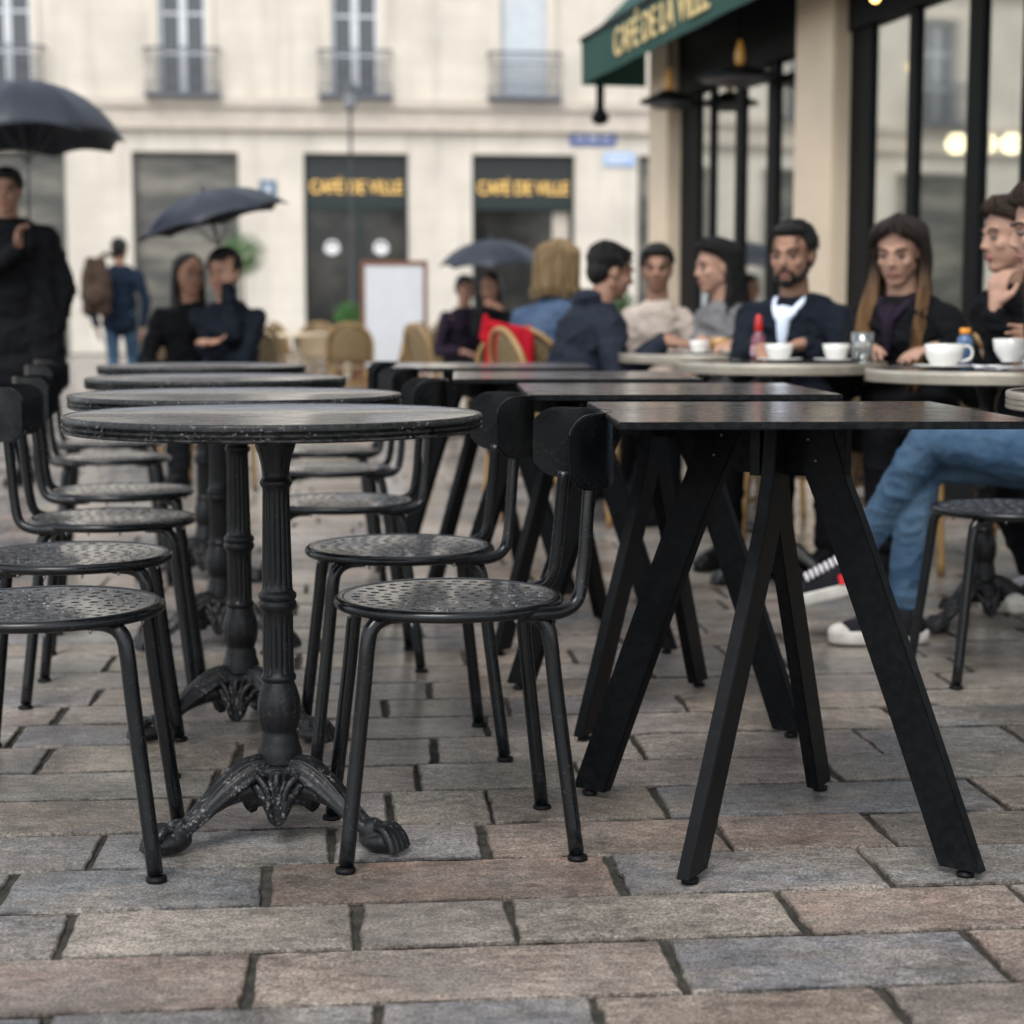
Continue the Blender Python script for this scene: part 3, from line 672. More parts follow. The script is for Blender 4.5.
cup(1.235, 5.02, 'large white coffee cup with ochre mark and round handle in front of hand-on-chin woman', .056, .066, True, 0, 'white saucer under the large cup with visible handle')
cup(1.395, 4.90, 'white coffee cup held up in two hands at the right edge', .054, .064, False, 0, None, z=.768)
cup(1.07, 5.80, 'white coffee cup beside the drinking glass, before long-haired woman', .045, .055, False, 0, 'white saucer under the cup beside the drinking glass')
cup(.885, 5.82, 'white coffee cup in front of the bearded man', .047, .055, False, 0, 'white saucer under the cup in front of bearded man')
s = obj('saucer', saucer_bm(.085), white, None, smooth=True, loc=(1.155, 5.95, ZT)); tag(s, 'empty white saucer under the elbow of the long-haired woman', 'saucer', GS)
s = obj('saucer', saucer_bm(.08), white, None, smooth=True, loc=(.92, 7.14, ZT)); tag(s, 'empty white saucer on the table of the woman in grey sweater', 'saucer', GS)
c = cup(.75, 7.05, 'small white coffee cup between hooded man and woman in grey', .04, .05, False, 0, 'small white saucer between hooded man and woman in grey')
bm = bmesh.new(); lathe(bm, [(.028, 0), (.032, .002), (.034, .05), (.036, .10), (.0345, .10), (.032, .05), (.030, .008), (.01, .006)], 30)
g = obj('drinking_glass', bm, clear, None, smooth=True, loc=(1.13, 5.67, ZT)); tag(g, 'clear tumbler beside white cup, near the long-haired woman\'s hand', 'glass')
bm = bmesh.new(); lathe(bm, [(.022, 0), (.03, .004), (.035, .04), (.038, .065), (.036, .065), (.032, .04), (.02, .008)], 24)
g = obj('tea_glass', bm, M('amber_tea', (.45, .26, .10), .25), None, smooth=True, loc=(.865, 7.32, ZT)); tag(g, 'amber drink in a small glass before woman in grey sweater', 'glass')
t = thing('sauce_bottle', 'slim bottle with bright red cap beside the bearded man\'s hands', 'bottle', (.855, 6.10, ZT))
bm = bmesh.new(); lathe(bm, [(.02, 0), (.025, .003), (.026, .05), (.025, .075), (.014, .095), (.012, .10)], 24); obj('bottle_body', bm, M('berry_sauce', (.16, .05, .07), .25), t, smooth=True)
bm = bmesh.new(); lathe(bm, [(.013, .1005), (.015, .104), (.014, .13), (.010, .155), (.006, .158)], 24); obj('cap', bm, M('red_cap', (.42, .014, .012), .4), t, smooth=True)
bm = bmesh.new(); lathe(bm, [(.0265, .015), (.0268, .018), (.0268, .048), (.0265, .05)], 24); obj('bottle_label', bm, M('pale_pink_label', (.45, .28, .32), .5), t, smooth=True)
t = thing('water_bottle', 'small blue-tinted bottle with orange cap behind the large cup', 'bottle', (1.35, 5.24, ZT))
bm = bmesh.new(); lathe(bm, [(.02, 0), (.024, .003), (.025, .07), (.022, .085), (.012, .098)], 24); obj('bottle_body', bm, M('blue_tint', (.06, .12, .22), .15), t, smooth=True)
bm = bmesh.new(); lathe(bm, [(.015, .0985), (.016, .10), (.016, .114), (.014, .116)], 24); obj('cap', bm, M('orange_cap', (.75, .28, .03), .4), t, smooth=True)
def napkins(x, y, n_, lb, rz, s=.12):
    bm = bmesh.new()
    for i in range(n_):
        a = random.uniform(-.2, .2); k = random.uniform(.9, 1.05)
        r = bmesh.ops.create_grid(bm, x_segments=6, y_segments=6, size=s/2*k, matrix=Matrix.Translation((random.uniform(-.006, .006), random.uniform(-.006, .006), .004+i*.0065)) @ Matrix.Rotation(a, 4, 'Z'))
        for v_ in r['verts']: v_.co.z += noise.noise(V((v_.co.x*25, v_.co.y*25, i)))*.006
    r = bmesh.ops.extrude_face_region(bm, geom=bm.faces[:]); bmesh.ops.translate(bm, verts=[e for e in r['geom'] if isinstance(e, bmesh.types.BMVert)], vec=(0, 0, .003))
    o = obj('paper_napkin', bm, paper, None, smooth=True, loc=(x, y, ZT+.001), rot=(0, 0, rz)); tag(o, lb, 'napkin', 'white paper napkins on the cafe table')
napkins(1.345, 4.86, 2, 'loose folded white napkin lying left of the napkin pile', .5, .10)
napkins(1.475, 4.82, 7, 'thick crumpled pile of white napkins below the raised cup', .1, .12)

# ------------------------------------------------------------------ rattan chair
def make_rattan():
    t = thing('rattan_chair', 'x', 'chair')
    bm = bmesh.new(); lathe(bm, [(.15, .437), (.205, .440), (.212, .448), (.210, .456), (.19, .460), (.05, .457)], 40); obj('seat', bm, weave, t, smooth=True)
    for sx in (1, -1):
        for sy in (1, -1):
            bm = bmesh.new(); tube(bm, [(.145*sx, .15*sy, .445), (.165*sx, .17*sy, .25), (.175*sx, .185*sy, 0.001)], .0135, 10); obj('leg', bm, rattan, t, smooth=True)
    for sy in (1, -1):
        bm = bmesh.new(); tube(bm, [(.160*1, .168*sy, .20), (0, .175*sy, .22), (-.16, .168*sy, .20)], .009, 8); obj('stretcher', bm, rattan, t, smooth=True)
    for sx in (1, -1):
        bm = bmesh.new(); tube(bm, [(.162*sx, -.165, .30), (.168*sx, 0, .31), (.162*sx, .165, .30)], .009, 8); obj('stretcher', bm, rattan, t, smooth=True)
        bm = bmesh.new(); tube(bm, [(.155*sx, -.145, .40), (.163*sx, -.02, .315)], .007, 8, k=2); tube(bm, [(.155*sx, .145, .40), (.163*sx, .02, .315)], .007, 8, k=2); obj('brace', bm, rattan, t, smooth=True)
    bm = bmesh.new(); tube(bm, [(-.13, -.185, .44), (-.19, -.20, .56), (-.225, -.19, .72), (-.250, -.11, .815), (-.258, 0, .842), (-.250, .11, .815), (-.225, .19, .72), (-.19, .20, .56), (-.13, .185, .44)], .0135, 10); obj('back_frame', bm, rattan, t, smooth=True)
    bm = bmesh.new(); rs = []
    for j in range(13):
        z = .50+.325*j/12; f = (z-.5)/.325; wd = .188*math.sqrt(max(.03, 1-max(0, (f-.45)/.56)**2.4)); x = -.165-.09*f**.8
        row = []
        for i in range(13):
            q = -1+i/6; row.append(V((x+.028*q*q, wd*q, z)))
        rs.append(row + [p-V((.006, 0, 0)) for p in row[::-1]])
    rings(bm, rs); obj('backrest', bm, weave, t, smooth=True)
    return t
rc = make_rattan(); used = [False]
GR = 'cane cafe chairs'
def rchair(x, y, deg, lb):
    c = rc if not used[0] else copy_tree(rc); used[0] = True
    c.location = (x, y, 0); c.rotation_euler.z = R(deg); tag(c, lb, 'chair', GR); return c

# ------------------------------------------------------------------ people
def ik(a, b, l1, l2, pole):
    d = b-a; D = min(d.length, (l1+l2)*.999)
    dn = d.normalized(); x = (l1*l1-l2*l2+D*D)/(2*D); h = math.sqrt(max(1e-6, l1*l1-x*x))
    pl = (pole-dn*pole.dot(dn)).normalized(); return a+dn*x+pl*h, a+dn*D
def person(label, hip, face, lean=8, side=0, look=(0, 0, 0), hands=None, feet=None, toes=None, pole_l=None, sit=True, mats=None, hair='short', vox=.006, hand_dir=None, curl=.8, beard=False, hood=False, coat=False, group='people at the cafe', sneakers=False, shoulder=1.0, hs=1.0, head_off=0, fem=None, collar=None, skin_m=skin, bulk=1.0, thigh=.44):
    top, bot, hairm, shoe_m = mats; fem = hair != 'short' if fem is None else fem; q_ = .72 if fem else 1.0
    root = V((hip[0], hip[1], 0)); t = thing('person', label, 'person', root, 0, group)
    F = V((math.cos(R(face)), math.sin(R(face)), 0)); Rt = V((F.y, -F.x, 0)); Z = V((0, 0, 1))
    hz = hip[2] if len(hip) > 2 else (.505 if sit else .93)
    P = V((0, 0, hz)); U = (Z*math.cos(R(lean)) + F*math.sin(R(lean)) + Rt*math.sin(R(side))).normalized()
    Rr = (Rt - U*Rt.dot(U)).normalized(); FF = U.cross(Rr).normalized()
    if FF.dot(F) < 0: FF = -FF
    T = Matrix((Rr, FF, U)).transposed()
    chest = P+U*.33; neck = P+U*.462; sh = [neck-U*.078+Rr*(.158*shoulder*s) for s in (-1, 1)]
    lk = (V(look)-0*F); lk = (F*1+V((0, 0, 0))) if V(look).length == 0 else V(look).normalized()
    hu = (U*.6+Z*.6).normalized(); hx = lk.cross(Z).normalized(); hup = hx.cross(lk).normalized()
    hc = neck + hu*.165*1.0 + FF*.02 + lk*head_off
    HM = Matrix((hx, lk, hup)).transposed()
    def H(x, y, z): return hc + HM @ V((x*hs, y*hs, z*hs))
    # ---- head and body skin
    bm = bmesh.new()
    ell(bm, H(0, -.018, .030), (.074*hs, .094*hs, .086*hs), HM); ell(bm, H(0, .022, -.030), (.059*hs, .066*hs, .082*hs), HM)
    ell(bm, H(0, .058, -.088), (.027*hs, .024*hs, .021*hs), HM); caps(bm, H(-.048*(.88 if fem else 1), .0, -.05), .020*hs, H(-.017, .053, -.087), .017*hs); caps(bm, H(.048*(.88 if fem else 1), .0, -.05), .020*hs, H(.017, .053, -.087), .017*hs); ell(bm, H(0, .072, -.060), (.024, .015, .018), HM, 2)
    caps(bm, H(0, .082, .010), .0065*hs, H(0, .0985 if fem else .102, -.024), (.0085 if fem else .0105)*hs, 10); ell(bm, H(-.008, .092, -.028), (.0065, .008, .006), HM, 2); ell(bm, H(.008, .092, -.028), (.0065, .008, .006), HM, 2)
    caps(bm, H(-.036, .072, .024), .011*hs*q_, H(-.008, .081, .022), .009*hs*q_, 10); caps(bm, H(.036, .072, .024), .011*hs*q_, H(.008, .081, .022), .009*hs*q_, 10)
    ell(bm, H(-.037, .057, -.022), (.021, .022, .022), HM, 2); ell(bm, H(.037, .057, -.022), (.021, .022, .022), HM, 2)
    for s in (-1, 1): ell(bm, H(.073*s, -.008, -.008), (.009, .018, .029), HM, 2)
    caps(bm, H(0, -.015, -.05), .050, neck+FF*0-U*.03, .056)
    ell(bm, P+U*.02, (.155, .11, .11), T); ell(bm, P+U*.16, (.125, .092, .12), T); ell(bm, chest, (.145*shoulder, .098, .165), T); caps(bm, sh[0]-Rr*-.02, .052, sh[1]+Rr*-.02, .052)
    hands = hands or [None, None]; HW = []
    for i, s in enumerate((-1, 1)):
        tgt = hands[i]
        tgt = (P + Rr*(.17*s) + F*.33 + Z*.12) if tgt is None else V(tgt)-root
        pole = (pole_l[i] if pole_l else None) or (-Z*1.0 + Rr*(.5*s) - F*.2)
        el, wr = ik(sh[i], tgt, .285, .255, V(pole)); HW.append((el, wr))
        caps(bm, sh[i], .047, el, .038); caps(bm, el, .038, wr, .024)
        fa = wr-el; tab = sit and not (hand_dir and hand_dir[i])
        hd = V(hand_dir[i]).normalized() if hand_dir and hand_dir[i] else (V((fa.x, fa.y, 0)).normalized()-Z*.12).normalized() if tab else fa.normalized()
        an = (-Z if tab else -Rr*s) if not (hand_dir and len(hand_dir) > 2 and hand_dir[2+i]) else V(hand_dir[2+i]).normalized()
        an = (an-hd*an.dot(hd)).normalized(); wd = hd.cross(an)
        if wd.dot(Rr)*s > 0: wd = -wd          # thumb side towards the body middle
        caps(bm, wr+hd*.015, .024, wr+hd*.04, .022)
        for k in range(4): caps(bm, wr+hd*.02+wd*(.008*(1.5-k)), .014, wr+hd*.082+wd*(.0185*(1.5-k)), .0115, 8)
        for k, ln in enumerate((.070, .078, .072, .056)):
            a0 = wr+hd*.086+wd*(.0195*(1.5-k)); dd = hd; p0 = a0
            for seg_, fr in enumerate((.45, .3, .25)):
                ang = curl*(.25+.35*seg_); dd = (hd*math.cos(ang)+an*math.sin(ang)+wd*(.05*(1.5-k))).normalized(); p1 = p0+dd*(ln*fr); caps(bm, p0, .0092-.001*seg_, p1, .0085-.001*seg_, 8); p0 = p1
        a0 = wr+hd*.03+wd*.024; a1 = a0+(hd*.55+wd*.75+an*.25).normalized()*.035; caps(bm, a0, .014, a1, .011, 8); caps(bm, a1, .0105, a1+(hd*.9+wd*.25+an*.3).normalized()*.032, .0085, 8)
    hj = [P+Rr*(.085*s)-U*.01 for s in (-1, 1)]; LG = []
    for i, s in enumerate((-1, 1)):
        if feet: an_ = V(feet[i])-root
        elif sit: an_ = F*.42+Rt*(.10*s)+Z*.085
        else: an_ = Rt*(.10*s)+F*(.12*s)+Z*.085
        pole = F*1+Z*(.9 if sit else .0); kn, an_ = ik(hj[i], an_, thigh, .42, pole); LG.append((kn, an_))
        caps(bm, hj[i], .078, kn, .052); caps(bm, kn, .050, an_, .034)
    link('body', organic(bm, vox, 3), skin_m, t)
    # ---- clothes
    g = .013*bulk + (.008 if vox < .009 else 0); bm = bmesh.new()
    ell(bm, P+U*.10, (.150+g, .112+g, .15), T); ell(bm, P+U*.20, (.135+g, .102+g, .14), T); ell(bm, chest, (.150*shoulder+g, .104+g, .165), T); caps(bm, sh[0]+Rr*.02, .050+g*.5, sh[1]-Rr*.02, .050+g*.5)
    for q in (0, 1): caps(bm, neck-U*.030, .050, sh[q], .048)
    caps(bm, neck-U*.05, .072, neck-U*.012, .058)
    for i, s in enumerate((-1, 1)):
        el, wr = HW[i]; caps(bm, sh[i], .053+g*.4, el, .043+g*.3); e2 = el+(wr-el)*.93; caps(bm, el, .044+g*.3, e2, .032+g*.3)
        for fr, rr in ((.25, .007), (.6, .006), (.85, .007)): ell(bm, el+(e2-el)*fr+V((random.uniform(-.008, .008), random.uniform(-.008, .008), .003)), (.049-.010*fr,)*3)
        ell(bm, sh[i]+(el-sh[i])*.55, (.056, .056, .056))
    if hood: caps(bm, neck-FF*.075-Rr*.06, .048, neck-FF*.075+Rr*.06, .048); caps(bm, neck-FF*.05-Rr*.075-U*.01, .035, neck+FF*.05-Rr*.06-U*.03, .025); caps(bm, neck-FF*.05+Rr*.075-U*.01, .035, neck+FF*.05+Rr*.06-U*.03, .025)
    if coat == 'short':
        for zz, rr in ((1.05, .175), (.92, .18), (.83, .18)): ell(bm, V((0, 0, zz)), (rr, rr*.72, .12), Matrix((Rt, F, Z)).transposed())
    elif coat:
        if not sit:
            for i, s in enumerate((-1, 1)): caps(bm, sh[i]-U*.02, .085, V((0, 0, .66))+Rt*(.17*s), .125)
        if sit:
            for i in (0, 1): caps(bm, hj[i], .11, hj[i]+(LG[i][0]-hj[i])*.5, .09)
        else:
            for zz, rr in ((1.15, .19), (.97, .20), (.78, .22), (.60, .235)): ell(bm, V((0, 0, zz)), (rr, rr*.72, .19), Matrix((Rt, F, Z)).transposed())
    link('jacket', folds(organic(bm, vox*1.15, 3), .013), top, t)
    bm = bmesh.new(); ell(bm, P, (.165, .125, .11), T)
    for i in (0, 1):
        kn, an_ = LG[i]; caps(bm, hj[i], .092, kn, .060); caps(bm, kn, .060, an_+(kn-an_)*.10, .046); ell(bm, kn+(hj[i]-kn)*.2, (.066, .066, .066)); ell(bm, an_+(kn-an_)*.12, (.05, .05, .04))
    link('trousers', folds(organic(bm, vox*1.15, 2), .007, 8), bot, t)
    # ---- shoes
    for i, s in enumerate((-1, 1)):
        kn, an_ = LG[i]; td = V(toes[i]).normalized() if toes else (F+Rt*.15*s).normalized()
        sx = td.cross(Z).normalized(); su = sx.cross(td).normalized(); b0 = an_-su*.07
        bm = bmesh.new(); caps(bm, b0-td*.03+su*.035, .034, b0+td*.06+su*.032, .036); caps(bm, b0+td*.06+su*.034, .034, b0+td*.155+su*.022, .029); caps(bm, an_+su*.0, .042, b0+su*.03, .040); caps(bm, an_, .040, b0+td*.09+su*.035, .030)
        so = link('shoe', organic(bm, vox, 2), shoe_m, t)
        bm = bmesh.new(); rs = []
        for dz, k in ((-.012, .93), (-.006, 1), (.020, 1), (.024, .96)):
            ring = []
            for j in range(24):
                a = 2*math.pi*j/24; ca, sa = math.cos(a), math.sin(a); wd_ = .041 if ca > 0 else .036
                ring.append(b0 + td*(.068+.140*math.copysign(abs(ca)**.8, ca)*k) + sx*(wd_*1.04*math.copysign(abs(sa)**.72, sa)*k*(1-.10*(ca < -.3))) + su*dz)
            rs.append(ring)
        rings(bm, rs); obj('sole', bm, sole_m if sneakers else rubber, so, smooth=True)
        if sneakers:
            bm = bmesh.new(); ell(bm, b0+td*.172+su*.016, (.034, .037, .028), Matrix((sx, td, su)).transposed()); obj('toe_cap', bm, sole_m, so, smooth=True)
            bm = bmesh.new()
            for q in range(7):
                f = q/6; c0 = (an_+td*.036+su*.012)*(1-f)+(b0+td*.125+su*.058)*f; tube(bm, [c0-sx*.030-su*.002, c0+su*.013, c0+sx*.030-su*.002], .0056, 8, k=3)
            obj('laces', bm, lace_m, so, smooth=True)
            bm = bmesh.new(); B(bm, -.004, .004, -.009, .009, -.014, .014, bev=.002); bmesh.ops.transform(bm, matrix=Matrix.Translation(b0+td*.035+sx*(-.038 if sx.y > 0 else .038)+su*.038) @ Matrix((sx, td, su)).transposed().to_4x4(), verts=bm.verts); obj('tongue_tag', bm, red_tag, so)
    # ---- face parts
    for s in (-1, 1):
        bm = bmesh.new(); ell(bm, H(.031*s, .0735, .003), (.0125*hs, .0105*hs, .0062*hs), HM, 2); ell(bm, H(.031*s, .0792, .0025), (.0065, .0065, .0060), HM, 2, mi=1); obj('eye', bm, [eye_w, eye_i], t, smooth=True)
        bm = bmesh.new(); tube(bm, [H(.014*s, .0905-.0045*fem, .0245), H(.032*s, .0860-.0045*fem, .030), H(.048*s, .071-.003*fem, .0245)], .0034, 8); obj('eyebrow', bm, brow_m, t, smooth=True)
    bm = bmesh.new(); tube(bm, [H(-.022, .077, -.060), H(-.008, .0865, -.0565), H(.008, .0865, -.0565), H(.022, .077, -.060)], .0034, 8); tube(bm, [H(-.019, .077, -.0625), H(0, .0865, -.0655), H(.019, .077, -.0625)], .0042, 8); obj('lips', bm, lip_m, t, smooth=True)
    if beard:
        bm = bmesh.new(); caps(bm, H(-.060, .005, -.03), .011, H(-.045, .038, -.075), .013); caps(bm, H(.060, .005, -.03), .011, H(.045, .038, -.075), .013); caps(bm, H(-.045, .038, -.075), .015, H(0, .068, -.096), .017); caps(bm, H(.045, .038, -.075), .015, H(0, .068, -.096), .017)
        caps(bm, H(-.024, .078, -.052), .0055, H(0, .090, -.046), .0065, 8); caps(bm, H(.024, .078, -.052), .0055, H(0, .090, -.046), .0065, 8); caps(bm, H(-.026, .073, -.055), .007, H(-.026, .062, -.085), .010); caps(bm, H(.026, .073, -.055), .007, H(.026, .062, -.085), .010)
        ell(bm, H(0, .060, -.092), (.030, .026, .020), HM); ell(bm, H(-.032, .048, -.078), (.018, .022, .018), HM); ell(bm, H(.032, .048, -.078), (.018, .022, .018), HM)
        link('beard', organic(bm, .004, 1), hair_b, t)
    # ---- hair
    bm = bmesh.new()
    ell(bm, H(0, -.030, .044), (.082*hs, .094*hs, .084*hs), HM) if hair == 'short' else ell(bm, H(0, -.032, .040), (.078*hs, .088*hs, .079*hs), HM)
    if hair == 'short': ell(bm, H(0, .022, .088), (.058, .050, .032), HM)
    if hair == 'short':
        ell(bm, H(0, -.058, .0), (.072, .055, .075), HM); ell(bm, H(0, .04, .092), (.052, .035, .022), HM)
        for s in (-1, 1): caps(bm, H(.070*s, .012, .045), .012, H(.073*s, .012, .012), .006)
    else:
        L0, amin, base = {'long2': (.36, 30, .084), 'bob': (.075, 40, .086), 'back': (.21, 34, .081), 'long': (.33, 32, .084)}[hair]
        ell(bm, H(0, -.045, -.01), (.080, .066, .095), HM)
        if hair == 'bob': ell(bm, H(0, -.04, -.03), (.080, .072, .078), HM)
        na = 48
        for q in range(na):
            a = R(amin + (360-2*amin)*q/(na-1)); sx, cy = math.sin(a), math.cos(a); L = L0*random.uniform(.72, 1.08); wv = .5+random.random()
            bk = max(0, -cy); rx = base*random.uniform(.94, 1.06); ry = (.098 if hair != 'bob' else .100)*random.uniform(.94, 1.05)
            lim_ = R({'back': 84, 'long': 92}.get(hair, 78)); a2 = min(max(a, lim_), 2*math.pi-lim_); s2, c2 = math.sin(a2), math.cos(a2)
            p0 = H(.006*sx, -.015+.045*max(cy, 0)+.015*cy, .113); p1 = H(rx*.84*sx, ry*.76*cy-.020, .078); p2 = H(rx*s2, ry*c2-.010, .020)
            p3 = H(rx*1.02*s2, ry*c2-.012, -.07); sx, cy = s2, c2; dn = -Z*.85-hup*.15
            out_ = (HM @ V((sx, cy*.5, 0)))*(.02 if hair == 'long2' else (-.012 if hair == 'bob' else -.01)); fw = FF*(.075 if (hair == 'long2' and cy > -.45) else 0)
            jt = V((random.uniform(-.013, .013), random.uniform(-.013, .013), 0)); p4 = p3 + dn*(L*.5) + out_*.6 + fw*.6 + jt; p5 = p3 + dn*L + out_*.4 + fw + Rr*random.uniform(-.02, .02) - jt
            if hair == 'back' and cy > .9: p3 = H(rx*.95*sx, ry*cy-.06, -.04); p4 = p3 + dn*L*.4 - FF*.02; p5 = p3+dn*L*.8-FF*.02
            tube(bm, [(*p0, .0070), (*p1, .0078), (*p2, .0105), (*p3, .0130*wv**.25), (*p4, .012*wv**.4), (*p5, .004)], .01, 8, k=4)
    hm = link('hair', organic(bm, vox*.8, 1, .35), hair_g if hair == 'long2' else hairm, t)
    if vox < .0085:     # loose single strands over the hair mass
        bm = bmesh.new()
        for q in range(420 if hair == 'short' else 260):
            a = random.uniform(0, 2*math.pi) if hair != 'short' else R(random.uniform(20, 340)); sx, cy = math.sin(a), math.cos(a)
            if hair == 'short':
                e = random.uniform(-.25, 1.35); rr_ = math.cos(max(e, 0)); c0 = H(.082*rr_*sx, -.030+.094*rr_*cy, .044+.084*math.sin(e)); d = (HM @ V((sx*rr_*.22, cy*rr_*.22+.5, math.sin(e)*.18-.35))).normalized()
                tube(bm, [(*(c0-d*.006), .0016), (*(c0+d*.012+HM@V((sx*.003, cy*.003, .002))), .0014), (*(c0+d*.026), .0005)], .001, 4, k=1)
            else:
                lim_ = R({'back': 84, 'long': 92}.get(hair, 76)); a2 = min(max(a, lim_), 2*math.pi-lim_); s2, c2 = math.sin(a2), math.cos(a2); o_ = random.uniform(1.03, 1.16); L = L0*random.uniform(.6, 1.12); ft = FF*(.075 if (hair == 'long2' and c2 > -.45) else 0)
                p3 = H(.092*o_*s2, .104*o_*c2-.012, -.07)
                pts = [H(.006*sx, -.005+.045*max(cy, 0)+.015*cy, .132), H(.078*o_*sx, .086*o_*cy-.012, .088), H(.090*o_*s2, .104*o_*c2-.010, .020), p3, p3-Z*L*.5+ft*.6+V((random.uniform(-.02, .02), random.uniform(-.02, .02), 0)), p3-Z*L+ft+V((random.uniform(-.03, .03), random.uniform(-.03, .03), 0))]
                tube(bm, [(*p_, w_) for p_, w_ in zip(pts, (.0018, .002, .002, .0019, .0016, .0006))], .0015, 4, k=3)
        obj('loose_strands', bm, hair_g if hair == 'long2' else hairm, hm, smooth=True)
    if collar:
        neck = neck + FF*(g*.95); bm = bmesh.new(); tube(bm, [(*(neck-U*.012+FF*.060), .030), (*(neck-U*.055+FF*.088), .026), (*(neck-U*.115+FF*.108), .019), (*(neck-U*.17+FF*.118), .007)], .02, 14)
        for q in (-1, 1): tube(bm, [(*(neck+U*.012+FF*.0+Rr*.058*q), .012), (*(neck-U*.010+FF*.050+Rr*.045*q), .014), (*(neck-U*.045+FF*.090+Rr*.022*q), .011)], .01, 10)
        link('shirt', organic(bm, .005, 2), collar, t)
    return t, hc+root

# right-hand group
person('bearded man in dark suit jacket and pale shirt, facing camera', (1.09, 6.55), 238, 12, look=(-.55, -1, -.12), hair='short', beard=True, collar=shirt_m, bulk=2.0, shoulder=1.12,
       hands=[(1.02, 6.12, .80), (.86, 6.12, .79)], mats=(navy, blackc, hair_b, rubber), hs=1.02, vox=.0055, sneakers=False)
person('woman with long brown hair lightening at the ends, looking down', (1.42, 6.22), 232, 12, look=(-.55, -1, -.30), hair='long2', collar=plum, bulk=1.8,
       hands=[(1.42, 5.86, .79), (1.16, 5.83, .80)], mats=(blackc, blackc, hair_d, rubber), vox=.0055, skin_m=skin2)
person('dark-haired woman in black resting her chin on her hand, in profile', (1.735, 5.66, .55), 208, 18, look=(-1, -.25, -.12), hair='long', feet=[(1.60, 5.00, .155), (1.62, 5.30, .085)], toes=[(-1, -.35, -.12), (-1, -.3, 0)],
       hands=[(1.62, 5.24, .79), (1.500, 5.47, .915)], pole_l=[None, V((.1, -1, -1.2))], hand_dir=[None, (.12, .1, 1), None, (.9, .6, .1)], curl=1.7, mats=(blackc, blackc, hair_d, canvas_b), vox=.0055, sneakers=True, skin_m=skin2)
person('woman cut off by right edge, in blue jeans and black sneakers with crossed legs', (1.575, 4.63, .52), 178, 16.5, look=(-1, .05, -.18), hair='long',
       thigh=.475, feet=[(.935, 4.80, .215), (1.07, 4.72, .09)], toes=[(-1, .05, -.26), (-1, -.05, 0)], hands=[(1.55, 5.00, .795), (1.56, 5.06, .835)], hand_dir=[(-1, -.15, -.1), (-1, -.1, 0)],
       mats=(blackc, denim, hair_d, canvas_b), vox=.0055, sneakers=True, skin_m=skin2)
rchair(1.12, 6.60, 235, 'cane chair under the bearded man'); rchair(1.45, 6.26, 232, 'cane chair under the long-haired woman looking down')
rchair(1.83, 5.70, 208, 'cane chair under the woman resting chin on hand'); rchair(1.67, 4.64, 178, 'cane chair under the woman in blue jeans at right edge')
# middle group
person('man in charcoal hooded jacket seen from behind, leaning right to a table', (.22, 7.55), 20, 22, look=(1, .30, -.25), hair='short', hood=True, shoulder=1.15, coat=True, bulk=2.2,
       hands=[(.66, 7.62, .80), (.62, 7.30, .79)], mats=(charcoal, blackc, hair_b, rubber), vox=.007, feet=[(.50, 7.85, .085), (.52, 7.55, .085)])
person('blond woman in denim-blue jacket seen from behind beside the hooded man', (.19, 8.25), 70, 8, look=(.75, 1, -.1), hair='bob', mats=(denim_l, blackc, hair_l, rubber), vox=.008, hs=1.05)
person('woman in grey sweater facing left across the round table', (1.03, 7.80), 205, 14, look=(-1, -.35, -.12), hair='long', hands=[(.95, 7.33, .79), (.80, 7.42, .80)], mats=(greyk, blackc, hair_b, rubber), vox=.007, skin_m=skin2)
person('small man with short dark hair in cream top behind the table', (.70, 8.45), 262, 8, look=(-.15, -1, -.15), hair='short', mats=(cream, blackc, hair_b, rubber), vox=.008, hs=.92, shoulder=.72)
rchair(.19, 7.54, 20, 'cane chair under the man in charcoal hooded jacket'); rchair(.10, 8.20, 72, 'cane chair under the blond woman, bright red jacket over its back'); rchair(1.06, 7.82, 205, 'cane chair under the woman in grey sweater'); rchair(.70, 8.49, 262, 'cane chair under the small man in cream')
person('dark-clothed person sitting under the umbrella in the middle', (-.13, 13.9), 235, 6, look=(-.4, -1, -.25), hair='back', hands=[(-.08, 13.6, .72), (-.20, 13.66, 1.0)], mats=(blackc, blackc, hair_b, rubber), vox=.009, group='people under umbrellas')
person('person in dark purple-grey coat beside the one under middle umbrella', (-.42, 14.3), 300, 8, look=(.6, -1, -.2), hair='short', mats=(plum, blackc, hair_b, rubber), vox=.010, group='people under umbrellas', hs=.9)
# left group
person('dark-coated man seated with hand on chin under the tilted umbrella', (-1.48, 9.3), 255, 8, look=(-.30, -1, -.22), hair='short', hands=[(-1.60, 9.02, .76), (-1.47, 9.12, 1.055)], pole_l=[None, V((.5, -.4, -1))], hand_dir=[(1, -.3, .1), (-.05, .0, 1), None, (.2, 1, .1)], mats=(navy, blackc, hair_b, rubber), vox=.007, coat=True, group='people under umbrellas', hs=1.03)
person('dark-clothed person half hidden beside the seated man with hand on chin', (-1.78, 9.75), 280, 6, look=(.7, -1, -.1), hair='back', mats=(blackc, blackc, hair_b, rubber), vox=.010, group='people under umbrellas')
person('man with backpack standing far off, seen from behind in blue jacket and jeans', (-3.90, 17.5), 82, 3, sit=False, look=(.1, 1, -.15), hair='short', mats=(bluec, denim, hair_b, rubber), vox=.011, shoulder=1.2, coat='short', bulk=1.8, group='people standing in the square',
       hands=[(-4.13, 17.5, .80), (-3.65, 17.4, .80)], feet=[(-4.0, 17.4, .085), (-3.82, 17.65, .085)])
